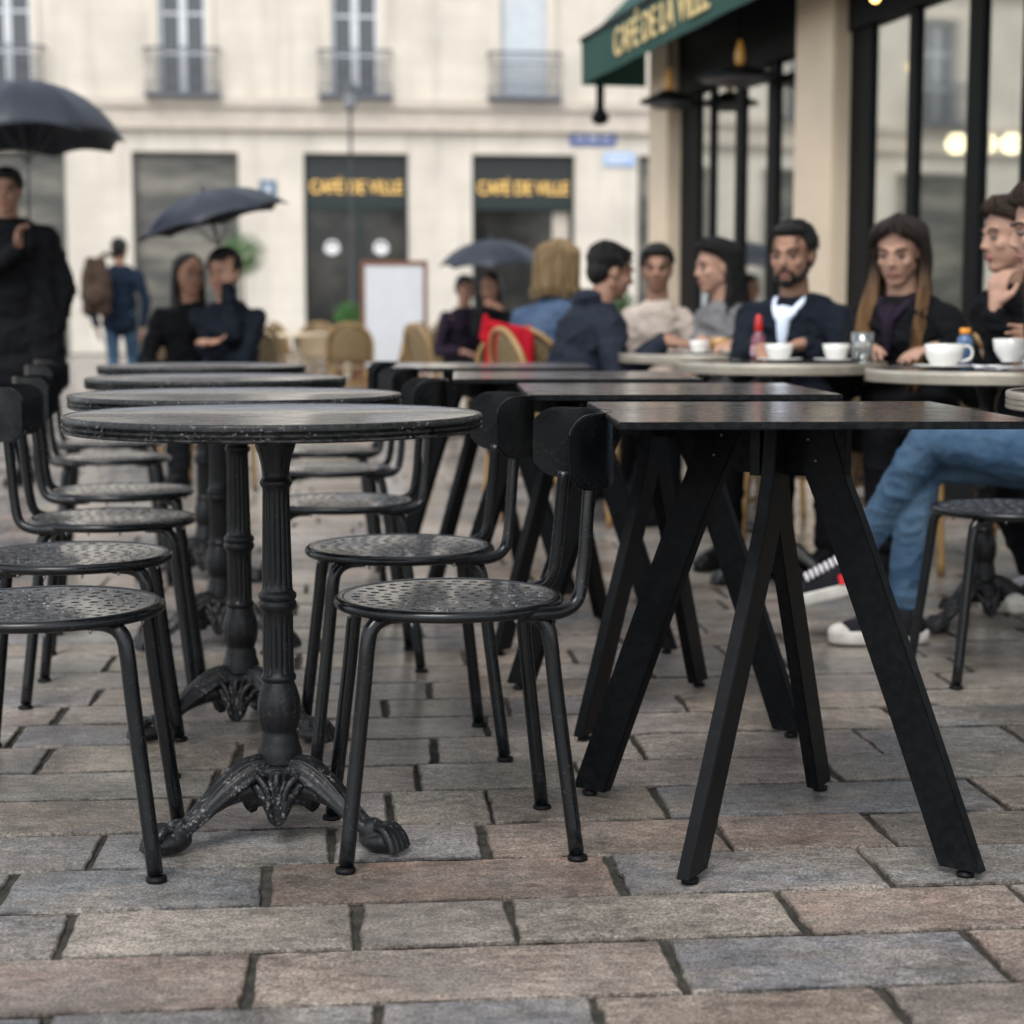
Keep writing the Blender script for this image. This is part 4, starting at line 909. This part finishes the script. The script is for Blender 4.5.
tman, hcm = person('standing man in long black coat holding the open umbrella at left edge', (-2.67, 9.4), 262, 0, sit=False, look=(.05, -1, -.15), hair='short', coat=True, mats=(blackc, blackc, hair_b, rubber), vox=.008, shoulder=1.3, bulk=3.2, group='people standing in the square',
       hands=[(-2.43, 9.36, .80), (-2.56, 9.16, 1.24)], pole_l=[V((1, 0, -1)), V((-.6, -.2, -1))], hand_dir=[None, (.1, -.1, 1)], curl=1.6, feet=[(-2.83, 9.3, .085), (-2.62, 9.42, .085)])
rchair(-1.48, 9.34, 255, 'cane chair under the seated man with hand on chin'); rchair(-1.79, 9.79, 280, 'cane chair under the half hidden person at left')
rchair(-.12, 13.94, 235, 'cane chair under the person beneath the middle umbrella'); rchair(-.43, 14.34, 300, 'cane chair under the person in purple-grey coat')
rchair(-.50, 12.9, 30, 'empty cane chair left of the red jacket')

# red jacket over a chair back
bm = bmesh.new()
JX, JY = -.008, 7.915
for s in (-1, 1):
    caps(bm, (JX+.055*s, JY, .83-.012*s), .036, (JX+.066*s, JY-.012, .62), .044); caps(bm, (JX+.080*s, JY-.01, .80), .030, (JX+.085*s, JY-.02, .50), .030); caps(bm, (JX+.03*s, JY-.012, .83), .03, (JX+.055*s, JY-.02, .72), .03)
    caps(bm, (JX+.085*s, JY+.05, .85-.012*s), .022, (JX+.095*s, JY+.06, .66), .024)
caps(bm, (JX-.085, JY+.0, .855), .028, (JX+.075, JY+.0, .82), .026); caps(bm, (JX-.11, JY+.0, .895), .016, (JX-.118, JY, .80), .022)
o = link('jacket_on_chair', organic(bm, .008, 3), redc); tag(o, 'bright red jacket hung over a cane chair back', 'jacket')
# backpack
bm = bmesh.new()
for zz, wq, dq in ((1.02, .13, .075), (1.15, .14, .085), (1.28, .135, .08), (1.38, .11, .06)):
    for e in (-1, 1): caps(bm, (-4.06+wq*.55*e, 17.22, zz-.05), dq, (-4.06+wq*.45*e, 17.22, zz+.05), dq*.95)
ell(bm, (-4.06, 17.13, 1.10), (.10, .055, .10)); caps(bm, (-4.11, 17.25, 1.42), .022, (-3.98, 17.35, 1.52), .022); caps(bm, (-3.98, 17.35, 1.52), .022, (-3.95, 17.5, 1.49), .022); caps(bm, (-4.10, 17.2, 1.44), .014, (-4.02, 17.2, 1.45), .014)
o = link('backpack', organic(bm, .012, 3), brownc); tag(o, 'brown backpack carried by the man in blue jacket', 'backpack')

# ------------------------------------------------------------------ umbrellas
def umbrella(lb, tip, axis, rad, dome, shaft, n_=8):
    t = thing('umbrella', lb, 'umbrella', tip, 0, 'dark open umbrellas'); t.rotation_mode = 'QUATERNION'; t.rotation_quaternion = V((0, 0, 1)).rotation_difference(V(axis).normalized())
    bm = bmesh.new(); NR, NS = 12, 6; S = n_*NS
    def pt(j, i, off=0):
        f = j/NR; a = 2*math.pi*i/S; ph = (i % NS)/NS; sag = math.sin(math.pi*ph)
        r = rad*math.sin(f*1.08)/math.sin(1.08)*(1-.085*sag*f*f); z = -dome*(1-math.cos(f*1.08))/(1-math.cos(1.08))-.014*rad/.4*sag*math.sin(math.pi*f) + .05*rad*sag*f**4
        return V(((r-off)*math.cos(a), (r-off)*math.sin(a), z-off))
    for off, fl in ((0, False), (.003, True)):
        g = [[bm.verts.new(pt(j, i, off)) for i in range(S)] for j in range(1, NR+1)]; ap = bm.verts.new((0, 0, -off))
        for i in range(S):
            bm.faces.new((ap, g[0][i], g[0][(i+1) % S]) if not fl else (ap, g[0][(i+1) % S], g[0][i]))
            for j in range(NR-1):
                q = (g[j][i], g[j+1][i], g[j+1][(i+1) % S], g[j][(i+1) % S]); bm.faces.new(q if not fl else q[::-1])
        if not fl: rim0 = g[-1]
        else:
            for i in range(S): bm.faces.new((rim0[i], g[-1][i], g[-1][(i+1) % S], rim0[(i+1) % S]))
    me = bm_mesh(bm, True, False); link('canopy', me, umb_m, t)
    for k in range(n_):
        bm = bmesh.new(); tube(bm, [tuple(pt(j, k*NS, .006)) for j in range(1, NR+1, 2)], .0022, 6, k=3)
        p = pt(NR, k*NS, 0); ell(bm, p, (.006, .006, .006), sub=1); q = pt(6, k*NS, .008); tube(bm, [(0, 0, -dome-.12), tuple(q)], .002, 6, sm=False); obj('rib', bm, steel, t, smooth=True)
    bm = bmesh.new(); tube(bm, [(0, 0, -.01), (0, 0, -shaft)], .006, 10, sm=False); obj('shaft', bm, steel, t, smooth=True)
    bm = bmesh.new(); tube(bm, [(0, 0, -shaft+.02), (0, 0, -shaft-.10)], .014, 12, sm=False); obj('handle', bm, rubber, t, smooth=True)
    bm = bmesh.new(); tube(bm, [(0, 0, -.004, .009), (0, 0, .02, .006), (0, 0, .055, .003)], .006, 10, sm=False); obj('ferrule', bm, steel, t, smooth=True)
    return t
umbrella('large dark umbrella held by the standing man in long coat at left edge', (-2.51, 9.25, 2.11), (.0, .06, 1), .50, .31, .80)
umbrella('dark tilted umbrella above the seated man with hand on chin', (-1.60, 9.20, 1.545), (-.26, -.05, 1), .405, .17, .55)
umbrella('small dark umbrella in the middle above the dark-clothed seated person', (-.17, 13.85, 1.50), (-.05, -.10, 1), .41, .19, .55)

# ------------------------------------------------------------------ mid-ground furniture
def bistro(x, y, lb):
    t = thing('bistro_table', lb, 'table', (x, y, 0), 0, 'small pale tables in the square')
    bm = bmesh.new(); lathe(bm, [(.02, .715), (.28, .716), (.29, .722), (.29, .742), (.285, .748), (.02, .749)], 40); obj('tabletop', bm, M('cream_tabletop', (.62, .52, .36), .35), t, smooth=True)
    bm = bmesh.new(); tube(bm, [(0, 0, .02), (0, 0, .7145)], .035, 14, sm=False); obj('column', bm, M('cream_column', (.55, .48, .36), .5), t, smooth=True)
    bm = bmesh.new(); lathe(bm, [(.20, 0), (.21, .006), (.20, .014), (.06, .03), (.04, .04)], 32); obj('base', bm, M('iron_foot', (.05, .05, .05), .5), t, smooth=True)
bistro(-1.98, 16.2, 'small cream-topped table between cane chairs in the square'); bistro(-1.78, 19.0, 'small cream-topped table farther back near the menu board')
for x, y, a, lb in ((-1.43, 15.6, 92, 'cane chair with wide rounded back facing away, left of menu board'), (-2.38, 16.1, 5, 'cane chair left of the small cream table'), (-1.02, 15.4, 150, 'small cane chair in front of the menu board\'s right side'),
                    (-1.9, 17.0, -90, 'cane chair behind the small cream table'), (-1.35, 18.8, 185, 'cane chair behind the rounded one, near menu board'), (-2.3, 18.6, 40, 'far cane chair left of the farther cream table')):
    rchair(x, y, a, lb)
t = thing('menu_board', 'white menu board in a brown frame standing in the square', 'menu board', (-1.09, 16.3, 0), R(3))
bm = bmesh.new()
B(bm, -.31, -.27, -.02, .02, 0, 1.42, bev=.004); B(bm, .27, .31, -.02, .02, 0, 1.42, bev=.004); B(bm, -.27, .27, -.019, .019, 1.375, 1.415, bev=.003); B(bm, -.27, .27, -.019, .019, .33, .37, bev=.003); obj('frame', bm, wood_b, t)
bm = bmesh.new(); B(bm, -.27, .27, -.008, .008, .37, 1.375); obj('writing_panel', bm, M('white_board', (.60, .62, .64), .35, var=((.54, .56, .59), 5, .2)), t)
bm = bmesh.new(); B(bm, -.29, -.26, .20, .235, 0, .02); B(bm, .26, .29, .20, .235, 0, .02)
for s in (-1, 1): tube(bm, [(.275*s, .022, 1.30), (.275*s, .22, .01)], .013, 8, sm=False)
obj('rear_support', bm, wood_b, t)

def shrub(name, lb, x, y, zc, r, pot_h, pot_r, n_, mat, stem=True):
    t = thing(name, lb, 'plant', (x, y, 0))
    bm = bmesh.new(); lathe(bm, [(pot_r*.72, 0), (pot_r*.95, pot_h*.85), (pot_r*1.05, pot_h*.86), (pot_r*1.05, pot_h), (pot_r*.9, pot_h), (pot_r*.85, pot_h*.93), (.02, pot_h*.93)], 28); obj('pot', bm, terra, t, smooth=True)
    bm = bmesh.new(); tube(bm, [(0, 0, pot_h*.9, .03), (.01, 0, zc*.6, .022), (0, 0, zc, .012)], .02, 8)
    for k in range(9):
        a = k*2.4; tube(bm, [(0, 0, zc-r*.5, .008), (r*.4*math.cos(a), r*.4*math.sin(a), zc-r*.1, .005), (r*.8*math.cos(a), r*.8*math.sin(a), zc+r*.3*math.sin(k), .002)], .006, 6)
    obj('stem', bm, M('bark', (.10, .07, .045), .8), t, smooth=True)
    bm = bmesh.new()
    for k in range(n_):
        d = V((random.gauss(0, 1), random.gauss(0, 1), random.gauss(0, 1))).normalized(); rr = r*random.uniform(.45, 1.0)*(1+.18*noise.noise(d*2.2)); c = d*rr + V((0, 0, zc)); s = random.uniform(.025, .05)
        u, v_ = basis((d+V((random.uniform(-.6, .6), random.uniform(-.6, .6), random.uniform(-.3, .8)))).normalized()); a = random.uniform(0, 6.3); p, q = u*math.cos(a)+v_*math.sin(a), v_*math.cos(a)-u*math.sin(a)
        m_ = c+p*s*.5+d*.004
        vs_ = [bm.verts.new(x_) for x_ in (c, m_+q*s*.3, c+p*s, m_-q*s*.3)]; bm.faces.new(vs_)
    me = bpy.data.meshes.new('m'); bm.to_mesh(me); bm.free(); link('foliage', me, mat, t)
shrub('potted_topiary', 'round-headed green topiary in a pot behind the left seated man', -4.42, 29, 1.93, .40, .5, .26, 2600, leaf_g)
shrub('potted_shrub', 'small bright green shrub in a pot left of the menu board', -2.10, 22.6, .92, .20, .55, .20, 1300, leaf_g)
shrub('potted_shrub', 'low green shrub in a pot behind the small man in cream', .93, 16.5, 1.02, .22, .55, .20, 1300, leaf_d)

# street lamp
t = thing('street_lamp', 'thin dark street lamp in front of the shopfront left of centre', 'street lamp', (-2.72, 30, 0))
bm = bmesh.new(); lathe(bm, [(.12, 0), (.13, .02), (.11, .3), (.06, .42), (.045, .9), (.028, 1.0), (.024, 4.3), (.05, 4.34), (.03, 4.40)], 20); obj('pole', bm, M('lamp_paint', (.05, .055, .06), .5), t, smooth=True)
bm = bmesh.new(); lathe(bm, [(.07, 4.4), (.10, 4.42), (.15, 4.66), (.13, 4.66), (.08, 4.43)], 6); obj('lantern_glass', bm, M('smoked_glass', (.25, .26, .28), .1), t)
bm = bmesh.new(); lathe(bm, [(.17, 4.662), (.16, 4.69), (.07, 4.80), (.02, 4.84), (.015, 4.90)], 16); obj('lantern_cap', bm, M('lamp_cap', (.05, .055, .06), .5), t)

# ------------------------------------------------------------------ back building
bb = thing('stone_building', 'cream limestone building with balconied windows and shopfronts across the square', 'building', (0, 45, 0), R(5.5))
SP = 4.235; cx = [.30-SP*k for k in range(-1, 9)]
X0, X1 = cx[-1]-SP/2, cx[0]+SP/2
bm = bmesh.new(); D = .5
prev = X0
for c in sorted(cx):
    B(bm, prev, c-1.31, 0, D, 0, 5.0); prev = c+1.31
B(bm, prev, X1, 0, D, 0, 5.0)
B(bm, X0, X1, 0, D, 5.0, 6.30)
prev = X0
for c in sorted(cx):
    B(bm, prev, c-.60, 0, D, 6.30, 9.3); prev = c+.60
B(bm, prev, X1, 0, D, 6.30, 9.3)
B(bm, X0, X1, 0, D, 9.3, 10.6)
prev = X0
for c in sorted(cx):
    B(bm, prev, c-.60, 0, D, 10.6, 13.2); prev = c+.60
B(bm, prev, X1, 0, D, 10.6, 13.2); B(bm, X0, X1, 0, D, 13.2, 14.4)
B(bm, X0, X1, D, D+.2, 0, 14.4); obj('wall', bm, ashlar, bb)
bm = bmesh.new(); B(bm, X0, X1, -.20, -.002, 6.08, 6.30); B(bm, X0, X1, -.12, -.003, 5.62, 6.078); B(bm, X0, X1, -.17, -.003, 5.55, 5.618); B(bm, X0, X1, -.25, -.002, 10.2, 10.45); B(bm, X0, X1, -.5, -.002, 14.1, 14.5); obj('cornice', bm, stone_trim, bb)
bm = bmesh.new(); B(bm, X0, X1, -.5, 9, 14.402, 14.6); B(bm, X0+.5, X1-.5, .7, 8, 14.6, 17); obj('roof', bm, M('zinc_roof', (.12, .135, .15), .45), bb)
def balcony_bm():
    bm = bmesh.new(); B(bm, -.92, .92, -.40, -.002, 6.302, 6.42); B(bm, -.90, .90, -.37, -.33, 7.44, 7.50); B(bm, -.90, .90, -.36, -.34, 6.60, 6.63); B(bm, -.90, .90, -.36, -.34, 7.18, 7.21)
    for i in range(19):
        x = -.88+i*.0978; tube(bm, [(x, -.35, 6.42), (x, -.35, 7.44)], .012, 6, sm=False)
        if i % 2 == 0 and i < 18: tube(bm, [(x+.05+.055*math.cos(a), -.35, 6.90+.17*math.sin(a)) for a in [2*math.pi*k/10 for k in range(10)]], .010, 5, sm=False, closed=True)
    for s in (-1, 1):
        for z0, z1 in ((7.44, 7.50), (6.60, 6.63)): B(bm, .90*s-.02, .90*s+.02, -.33, -.003, z0, z1)
    return bm
bal = bm_mesh(balcony_bm(), False); bal.materials.append(iron_rail)
def wfr(z0, z1):
    bm = bmesh.new(); y0, y1 = .14, .22
    B(bm, -.60, -.50, y0, y1, z0, z1); B(bm, .50, .60, y0, y1, z0, z1); B(bm, -.50, .50, y0, y1, z1-.10, z1); B(bm, -.09, .09, y0-.02, y1, z0, z1-.10)
    for z in (z0+.02, z0+(z1-z0)*.36, z0+(z1-z0)*.68): B(bm, -.50, -.09, y0+.01, y1, z, z+.06); B(bm, .09, .50, y0+.01, y1, z, z+.06)
    return bm
def surr(z0, z1):
    bm = bmesh.new(); B(bm, -.78, -.60, -.06, -.002, z0, z1); B(bm, .60, .78, -.06, -.002, z0, z1); B(bm, -.78, .78, -.07, -.002, z1, z1+.2); return bm
fr1 = bm_mesh(wfr(6.303, 9.298), False); fr1.materials.append(white_paint); fr2 = bm_mesh(wfr(10.603, 13.198), False); fr2.materials.append(white_paint)
su1 = bm_mesh(surr(6.43, 9.30), False); su1.materials.append(stone)
def plate(x0, x1, y0, y1, z0, z1): bm = bmesh.new(); B(bm, x0, x1, y0, y1, z0, z1); return bm
for k, c in enumerate(cx):
    wd = link('window', fr1, None, bb, loc=(c, 0, 0))
    closed = (abs(c-.30) < .1)
    obj('blind' if closed else 'pane', plate(-.50, .50, .10 if closed else .17, .136 if closed else .20, 6.32, 9.19), shutter_m if closed else pane_m, wd)
    link('surround', su1, None, wd)
    if c > -14.5:
        link('balcony', bal, None, bb, loc=(c, 0, 0))
    else: link('balcony', bal, None, bb, loc=(c, 0, 0))
    w2 = link('window', fr2, None, bb, loc=(c, 0, 0)); obj('pane', plate(-.50, .50, .17, .20, 10.62, 13.09), pane_m, w2)
# shopfronts
for k, c in enumerate(cx):
    i = round((.30-c)/SP)
    lettered = i in (0, 1)
    sf = obj('shopfront', plate(-1.305, 1.305, .30, .34, .003, 4.995) if i != 0 else plate(-1.305, 1.305, .46, .49, .003, 4.995), shopglass if i in (0, 1) else shopglass2, bb, loc=(c, 0, 0))
    bm = bmesh.new(); fm = greenp if lettered else M('opening_frame', (.10, .10, .09), .5) if k == 0 else greenp if lettered else bpy.data.materials['opening_frame'] if 'opening_frame' in bpy.data.materials else frame_m
    B(bm, -1.30, -1.22, .20, .29, .003, 4.99); B(bm, 1.22, 1.30, .20, .29, .003, 4.99); B(bm, -1.22, 1.22, .20, .29, 4.90, 4.99)
    if lettered: B(bm, -1.22, 1.22, .18, .29, 3.62, 3.86)
    if i == 1: B(bm, .0, .16, .21, .29, .003, 3.62); B(bm, -1.22, 0, .21, .29, .003, .5); B(bm, .16, 1.22, .21, .29, .003, .5)
    obj('shop_frame', bm, fm, sf)
    if lettered:
        obj('sign_board', plate(-1.22, 1.22, .22, .29, 3.862, 4.898), M('dark_sign_board', (.012, .016, .015), .4), sf)
        me = text_mesh('CAFÉ DE VILLE', .46, .015, -.002); xs = 2.30/max(.1, me.vertices and (max(v_.co.x for v_ in me.vertices)-min(v_.co.x for v_ in me.vertices)))
        me.transform(Matrix.Diagonal((xs, 1, 1, 1))); link('lettering', me, gold_lit, sf, loc=(0, .195, 4.16), rot=(R(90), 0, 0))
    if i == 1:
        for x in (-.62, .62):
            bm = bmesh.new(); tube(bm, [(x+.15*math.cos(a), .285, 2.66+.15*math.sin(a)) for a in [2*math.pi*k_/20 for k_ in range(20)]], .035, 8, sm=False, closed=True); B(bm, x-.18, x+.18, .27, .29, 2.56, 2.70); obj('window_emblem', bm, paper, sf, smooth=False)
    if i == 0: obj('door_reveal', plate(.78, 1.20, .34, .45, .003, 3.60), stone_trim, sf)
# little blue plaque and the two street name plates
Mb = Matrix.Translation((0, 45, 0)) @ Matrix.Rotation(R(5.5), 4, 'Z')
def on_wall(name, lb, cat, x, z, wd, h, mat, mark, grp=None):
    t = thing(name, lb, cat, Mb @ V((x, -.03, z)), R(5.5), grp); bm = bmesh.new(); B(bm, -wd/2, wd/2, -.015, .028, -h/2, h/2, bev=.006); obj('plate', bm, mat, t)
    bm = bmesh.new()
    for (a, b_, c, d) in mark: B(bm, a, b_, -.019, -.0155, c, d)
    obj('pale_marking', bm, white_paint, t)
on_wall('house_plaque', 'small blue plaque on the stone wall right of tilted umbrella', 'plaque', -6.13, 4.10, .40, .42, M('teal_enamel', (.05, .12, .22), .4), [(-.06, .06, -.10, .10)])
on_wall('street_sign', 'dark blue street name plate under the green awning corner', 'sign', 2.06, 5.42, 1.18, .36, blue, [(-.48, -.20, -.04, .03), (-.12, .12, -.05, .05), (.2, .46, -.04, .03)], 'street name plates')
on_wall('street_sign', 'pale blue street plate just below the dark blue one', 'sign', 2.74, 4.90, .80, .34, blue2, [(-.32, .32, .0, .08), (-.3, .1, -.10, -.05)], 'street name plates')

# ------------------------------------------------------------------ cafe building on the right
cb = thing('cafe_building', 'glass-fronted cafe with stone pillars and green awning on the right', 'building', (4.0, 0, 0), R(12.6))
def pillar(y0, y1):
    bm = bmesh.new(); B(bm, -.10, .35, y0, y1, .0, 3.06, bev=.008); B(bm, -.13, .36, y0-.03, y1+.03, 0.001, .30, bev=.006); obj('pillar', bm, M('pillar_stone', (.72, .59, .43), .7, var=((.62, .51, .38), 2.2, .2), bump=(16, .4, .01)) if 'pillar_stone' not in bpy.data.materials else bpy.data.materials['pillar_stone'], cb)
pillar(9.93, 10.48); pillar(12.88, 13.32); pillar(5.6, 6.1)
bm = bmesh.new(); B(bm, .0, .4, -1, 13.34, 3.062, 8.0); B(bm, .36, 6, 13.04, 13.34, 0, 3.06); B(bm, .4, 6, 13.0, 13.34, 3.062, 8.0); obj('wall', bm, ashlar, cb)
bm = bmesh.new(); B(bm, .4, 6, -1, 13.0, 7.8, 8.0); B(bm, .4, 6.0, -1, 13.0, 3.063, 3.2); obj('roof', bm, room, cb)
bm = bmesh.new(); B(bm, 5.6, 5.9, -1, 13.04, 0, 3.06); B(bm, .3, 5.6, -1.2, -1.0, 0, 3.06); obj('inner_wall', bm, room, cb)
def bay(y0, y1, mull):
    bm = bmesh.new(); B(bm, .0, .06, y0, y1, 2.42, 3.06); B(bm, -.01, .07, y0, y1, .0, .34)
    for a, b_ in mull: B(bm, .002, .050, a, b_, .34, 2.42)
    fr_ = obj('window_frame', bm, frame_m, cb); obj('pane', plate(.022, .028, y0, y1, .342, 2.418), cafe_glass, fr_)
bay(6.1, 9.93, [(9.66, 9.928), (9.12, 9.21), (8.43, 8.57), (7.99, 8.06), (7.3, 7.37), (6.6, 6.7)])
bay(10.48, 12.88, [(12.50, 12.878), (12.20, 12.26), (11.62, 11.75), (11.03, 11.18)])
bay(-1, 5.6, [(4.9, 5.0), (3.8, 3.9), (2.6, 2.7), (1.3, 1.4), (0, .1)])
# awning
aw = obj('awning_roof', (lambda bm: (rings(bm, [[V((-.50, y, 2.91)), V((-.002, y, 3.40)), V((-.002, y, 3.38)), V((-.50, y, 2.89))] for y in [4.6+9.12*i/24 for i in range(25)]]), bm)[1])(bmesh.new()), awn, cb)
bm = bmesh.new(); rs = []
for i in range(60):
    y = 4.6+9.12*i/59; wv = .006*math.sin(i*1.1)
    rs.append([V((-.505+wv*.3, y, 2.915)), V((-.495+wv*.3, y, 2.915)), V((-.495+wv, y, 2.61)), V((-.505+wv, y, 2.61))])
rings(bm, rs); B(bm, -.495, -.005, 13.712, 13.72, 2.61, 2.89)
va = obj('valance', bm, awn, aw)
bm = bmesh.new(); B(bm, -.515, -.485, 4.6, 13.735, 2.916, 2.95); B(bm, -.49, -.02, 13.70, 13.712, 2.86, 2.888)
for y in (5, 7, 9, 11, 13.6): B(bm, -.49, -.14, y-.015, y+.015, 2.84, 2.87)
obj('awning_bar', bm, frame_m, aw)
bm = bmesh.new(); B(bm, -.48, .055, 4.6, 13.69, 3.066, 3.08) if False else B(bm, -.03, -.002, 4.6, 9.898, 2.424, 3.06); B(bm, -.03, -.002, 10.512, 12.848, 2.424, 3.06); obj('fascia', bm, frame_m, cb)
me = text_mesh('CAFÉ DE LA VILLE', .27, .004, .002); wdt = max(v_.co.x for v_ in me.vertices)-min(v_.co.x for v_ in me.vertices); me.transform(Matrix.Diagonal((2.0/wdt, 1, 1, 1)))
me.transform(Matrix(((0, 0, -1, 0), (-1, 0, 0, 0), (0, 1, 0, 0), (0, 0, 0, 1)))); link('lettering', me, gold, aw, loc=(-.513, 11.80, 2.765))
Mc = Matrix.Translation((4.0, 0, 0)) @ Matrix.Rotation(R(12.6), 4, 'Z')
def heater(lb, X, Y, z, r):
    t = thing('heat_lamp', lb, 'heater', (X, Y, 0), 0, 'hanging heat lamps under the awning')
    bm = bmesh.new(); lathe(bm, [(r*.98, z-.01), (r, z), (r*.9, z+.015), (r*.45, z+.05), (.06, z+.07), (.05, z+.075)], 36); obj('lamp_shade', bm, frame_m, t, smooth=True)
    bm = bmesh.new(); lathe(bm, [(.04, z-.055), (.09, z-.05), (r*.7, z-.025), (r*.9, z-.011)], 36); obj('reflector', bm, dish_m, t, smooth=True)
    bm = bmesh.new(); lathe(bm, [(.02, z+.076), (.026, z+.09), (.03, z+.13), (.022, z+.18), (.010, z+.225)], 20); obj('amber_housing', bm, heat_m, t, smooth=True)
    bm = bmesh.new(); tube(bm, [(0, 0, z+.22), (0, 0, 2.86)], .008, 8, sm=False); tube(bm, [(-.02, 0, 2.855), (.6, .13, 2.855)], .012, 8, sm=False); obj('hanging_rod', bm, frame_m, t, smooth=True)
heater('broad dark heat lamp hanging between the two stone pillars', 1.375, 10.8, 2.33, .26); heater('smaller dark heat lamp hanging in front of the far stone pillar', 1.07, 12.2, 2.36, .20)
t = thing('hanging_bracket', 'dark hanging bracket below the far corner of the green awning', 'bracket', (.66, 13.35, 0))
bm = bmesh.new(); tube(bm, [(0, 0, 2.87), (0, 0, 2.42)], .032, 10, sm=False); lathe(bm, [(.03, 2.33), (.07, 2.36), (.06, 2.40), (.03, 2.45)], 16); obj('post', bm, frame_m, t, smooth=True)
def globe(lb, X, Y, z, r, mat, name, grp):
    t = thing(name, lb, 'lamp', (X, Y, 0), 0, grp); bm = bmesh.new(); ell(bm, (0, 0, z), (r, r, r)); obj('globe', bm, mat, t, smooth=True)
    bm = bmesh.new(); lathe(bm, [(.02, z+r*.93), (.03, z+r), (.02, z+r+.04), (.006, z+r+.06), (.005, 3.058)], 12); obj('cord', bm, frame_m, t, smooth=True)
for x, lb in ((2.37, 'leftmost of the three round lit globes behind the cafe glass'), (2.525, 'middle one of the three round lit globes behind the cafe glass'), (2.665, 'rightmost of the three round lit globes behind the cafe glass')):
    globe(lb, x, 9.5, 1.815, .062, glow, 'globe_lamp', 'lit globes behind the cafe glass')
globe('small amber bulb high behind the glass right of the near pillar', 2.10, 9.46, 2.21, .028, glow_b, 'pendant_bulb', 'small amber bulbs')
t = thing('eave_bulb', 'tiny amber bulb at the top edge above the near pillar', 'lamp', (1.78, 8.8, 0), 0, 'small amber bulbs'); bm = bmesh.new(); ell(bm, (0, 0, 2.455), (.026, .026, .03)); obj('bulb', bm, glow_b, t, smooth=True); bm = bmesh.new(); tube(bm, [(0, 0, 2.48), (0, 0, 2.93)], .006, 8, sm=False); tube(bm, [(0, 0, 2.94), (.20, .03, 2.94)], .008, 8, sm=False); obj('cord', bm, frame_m, t)
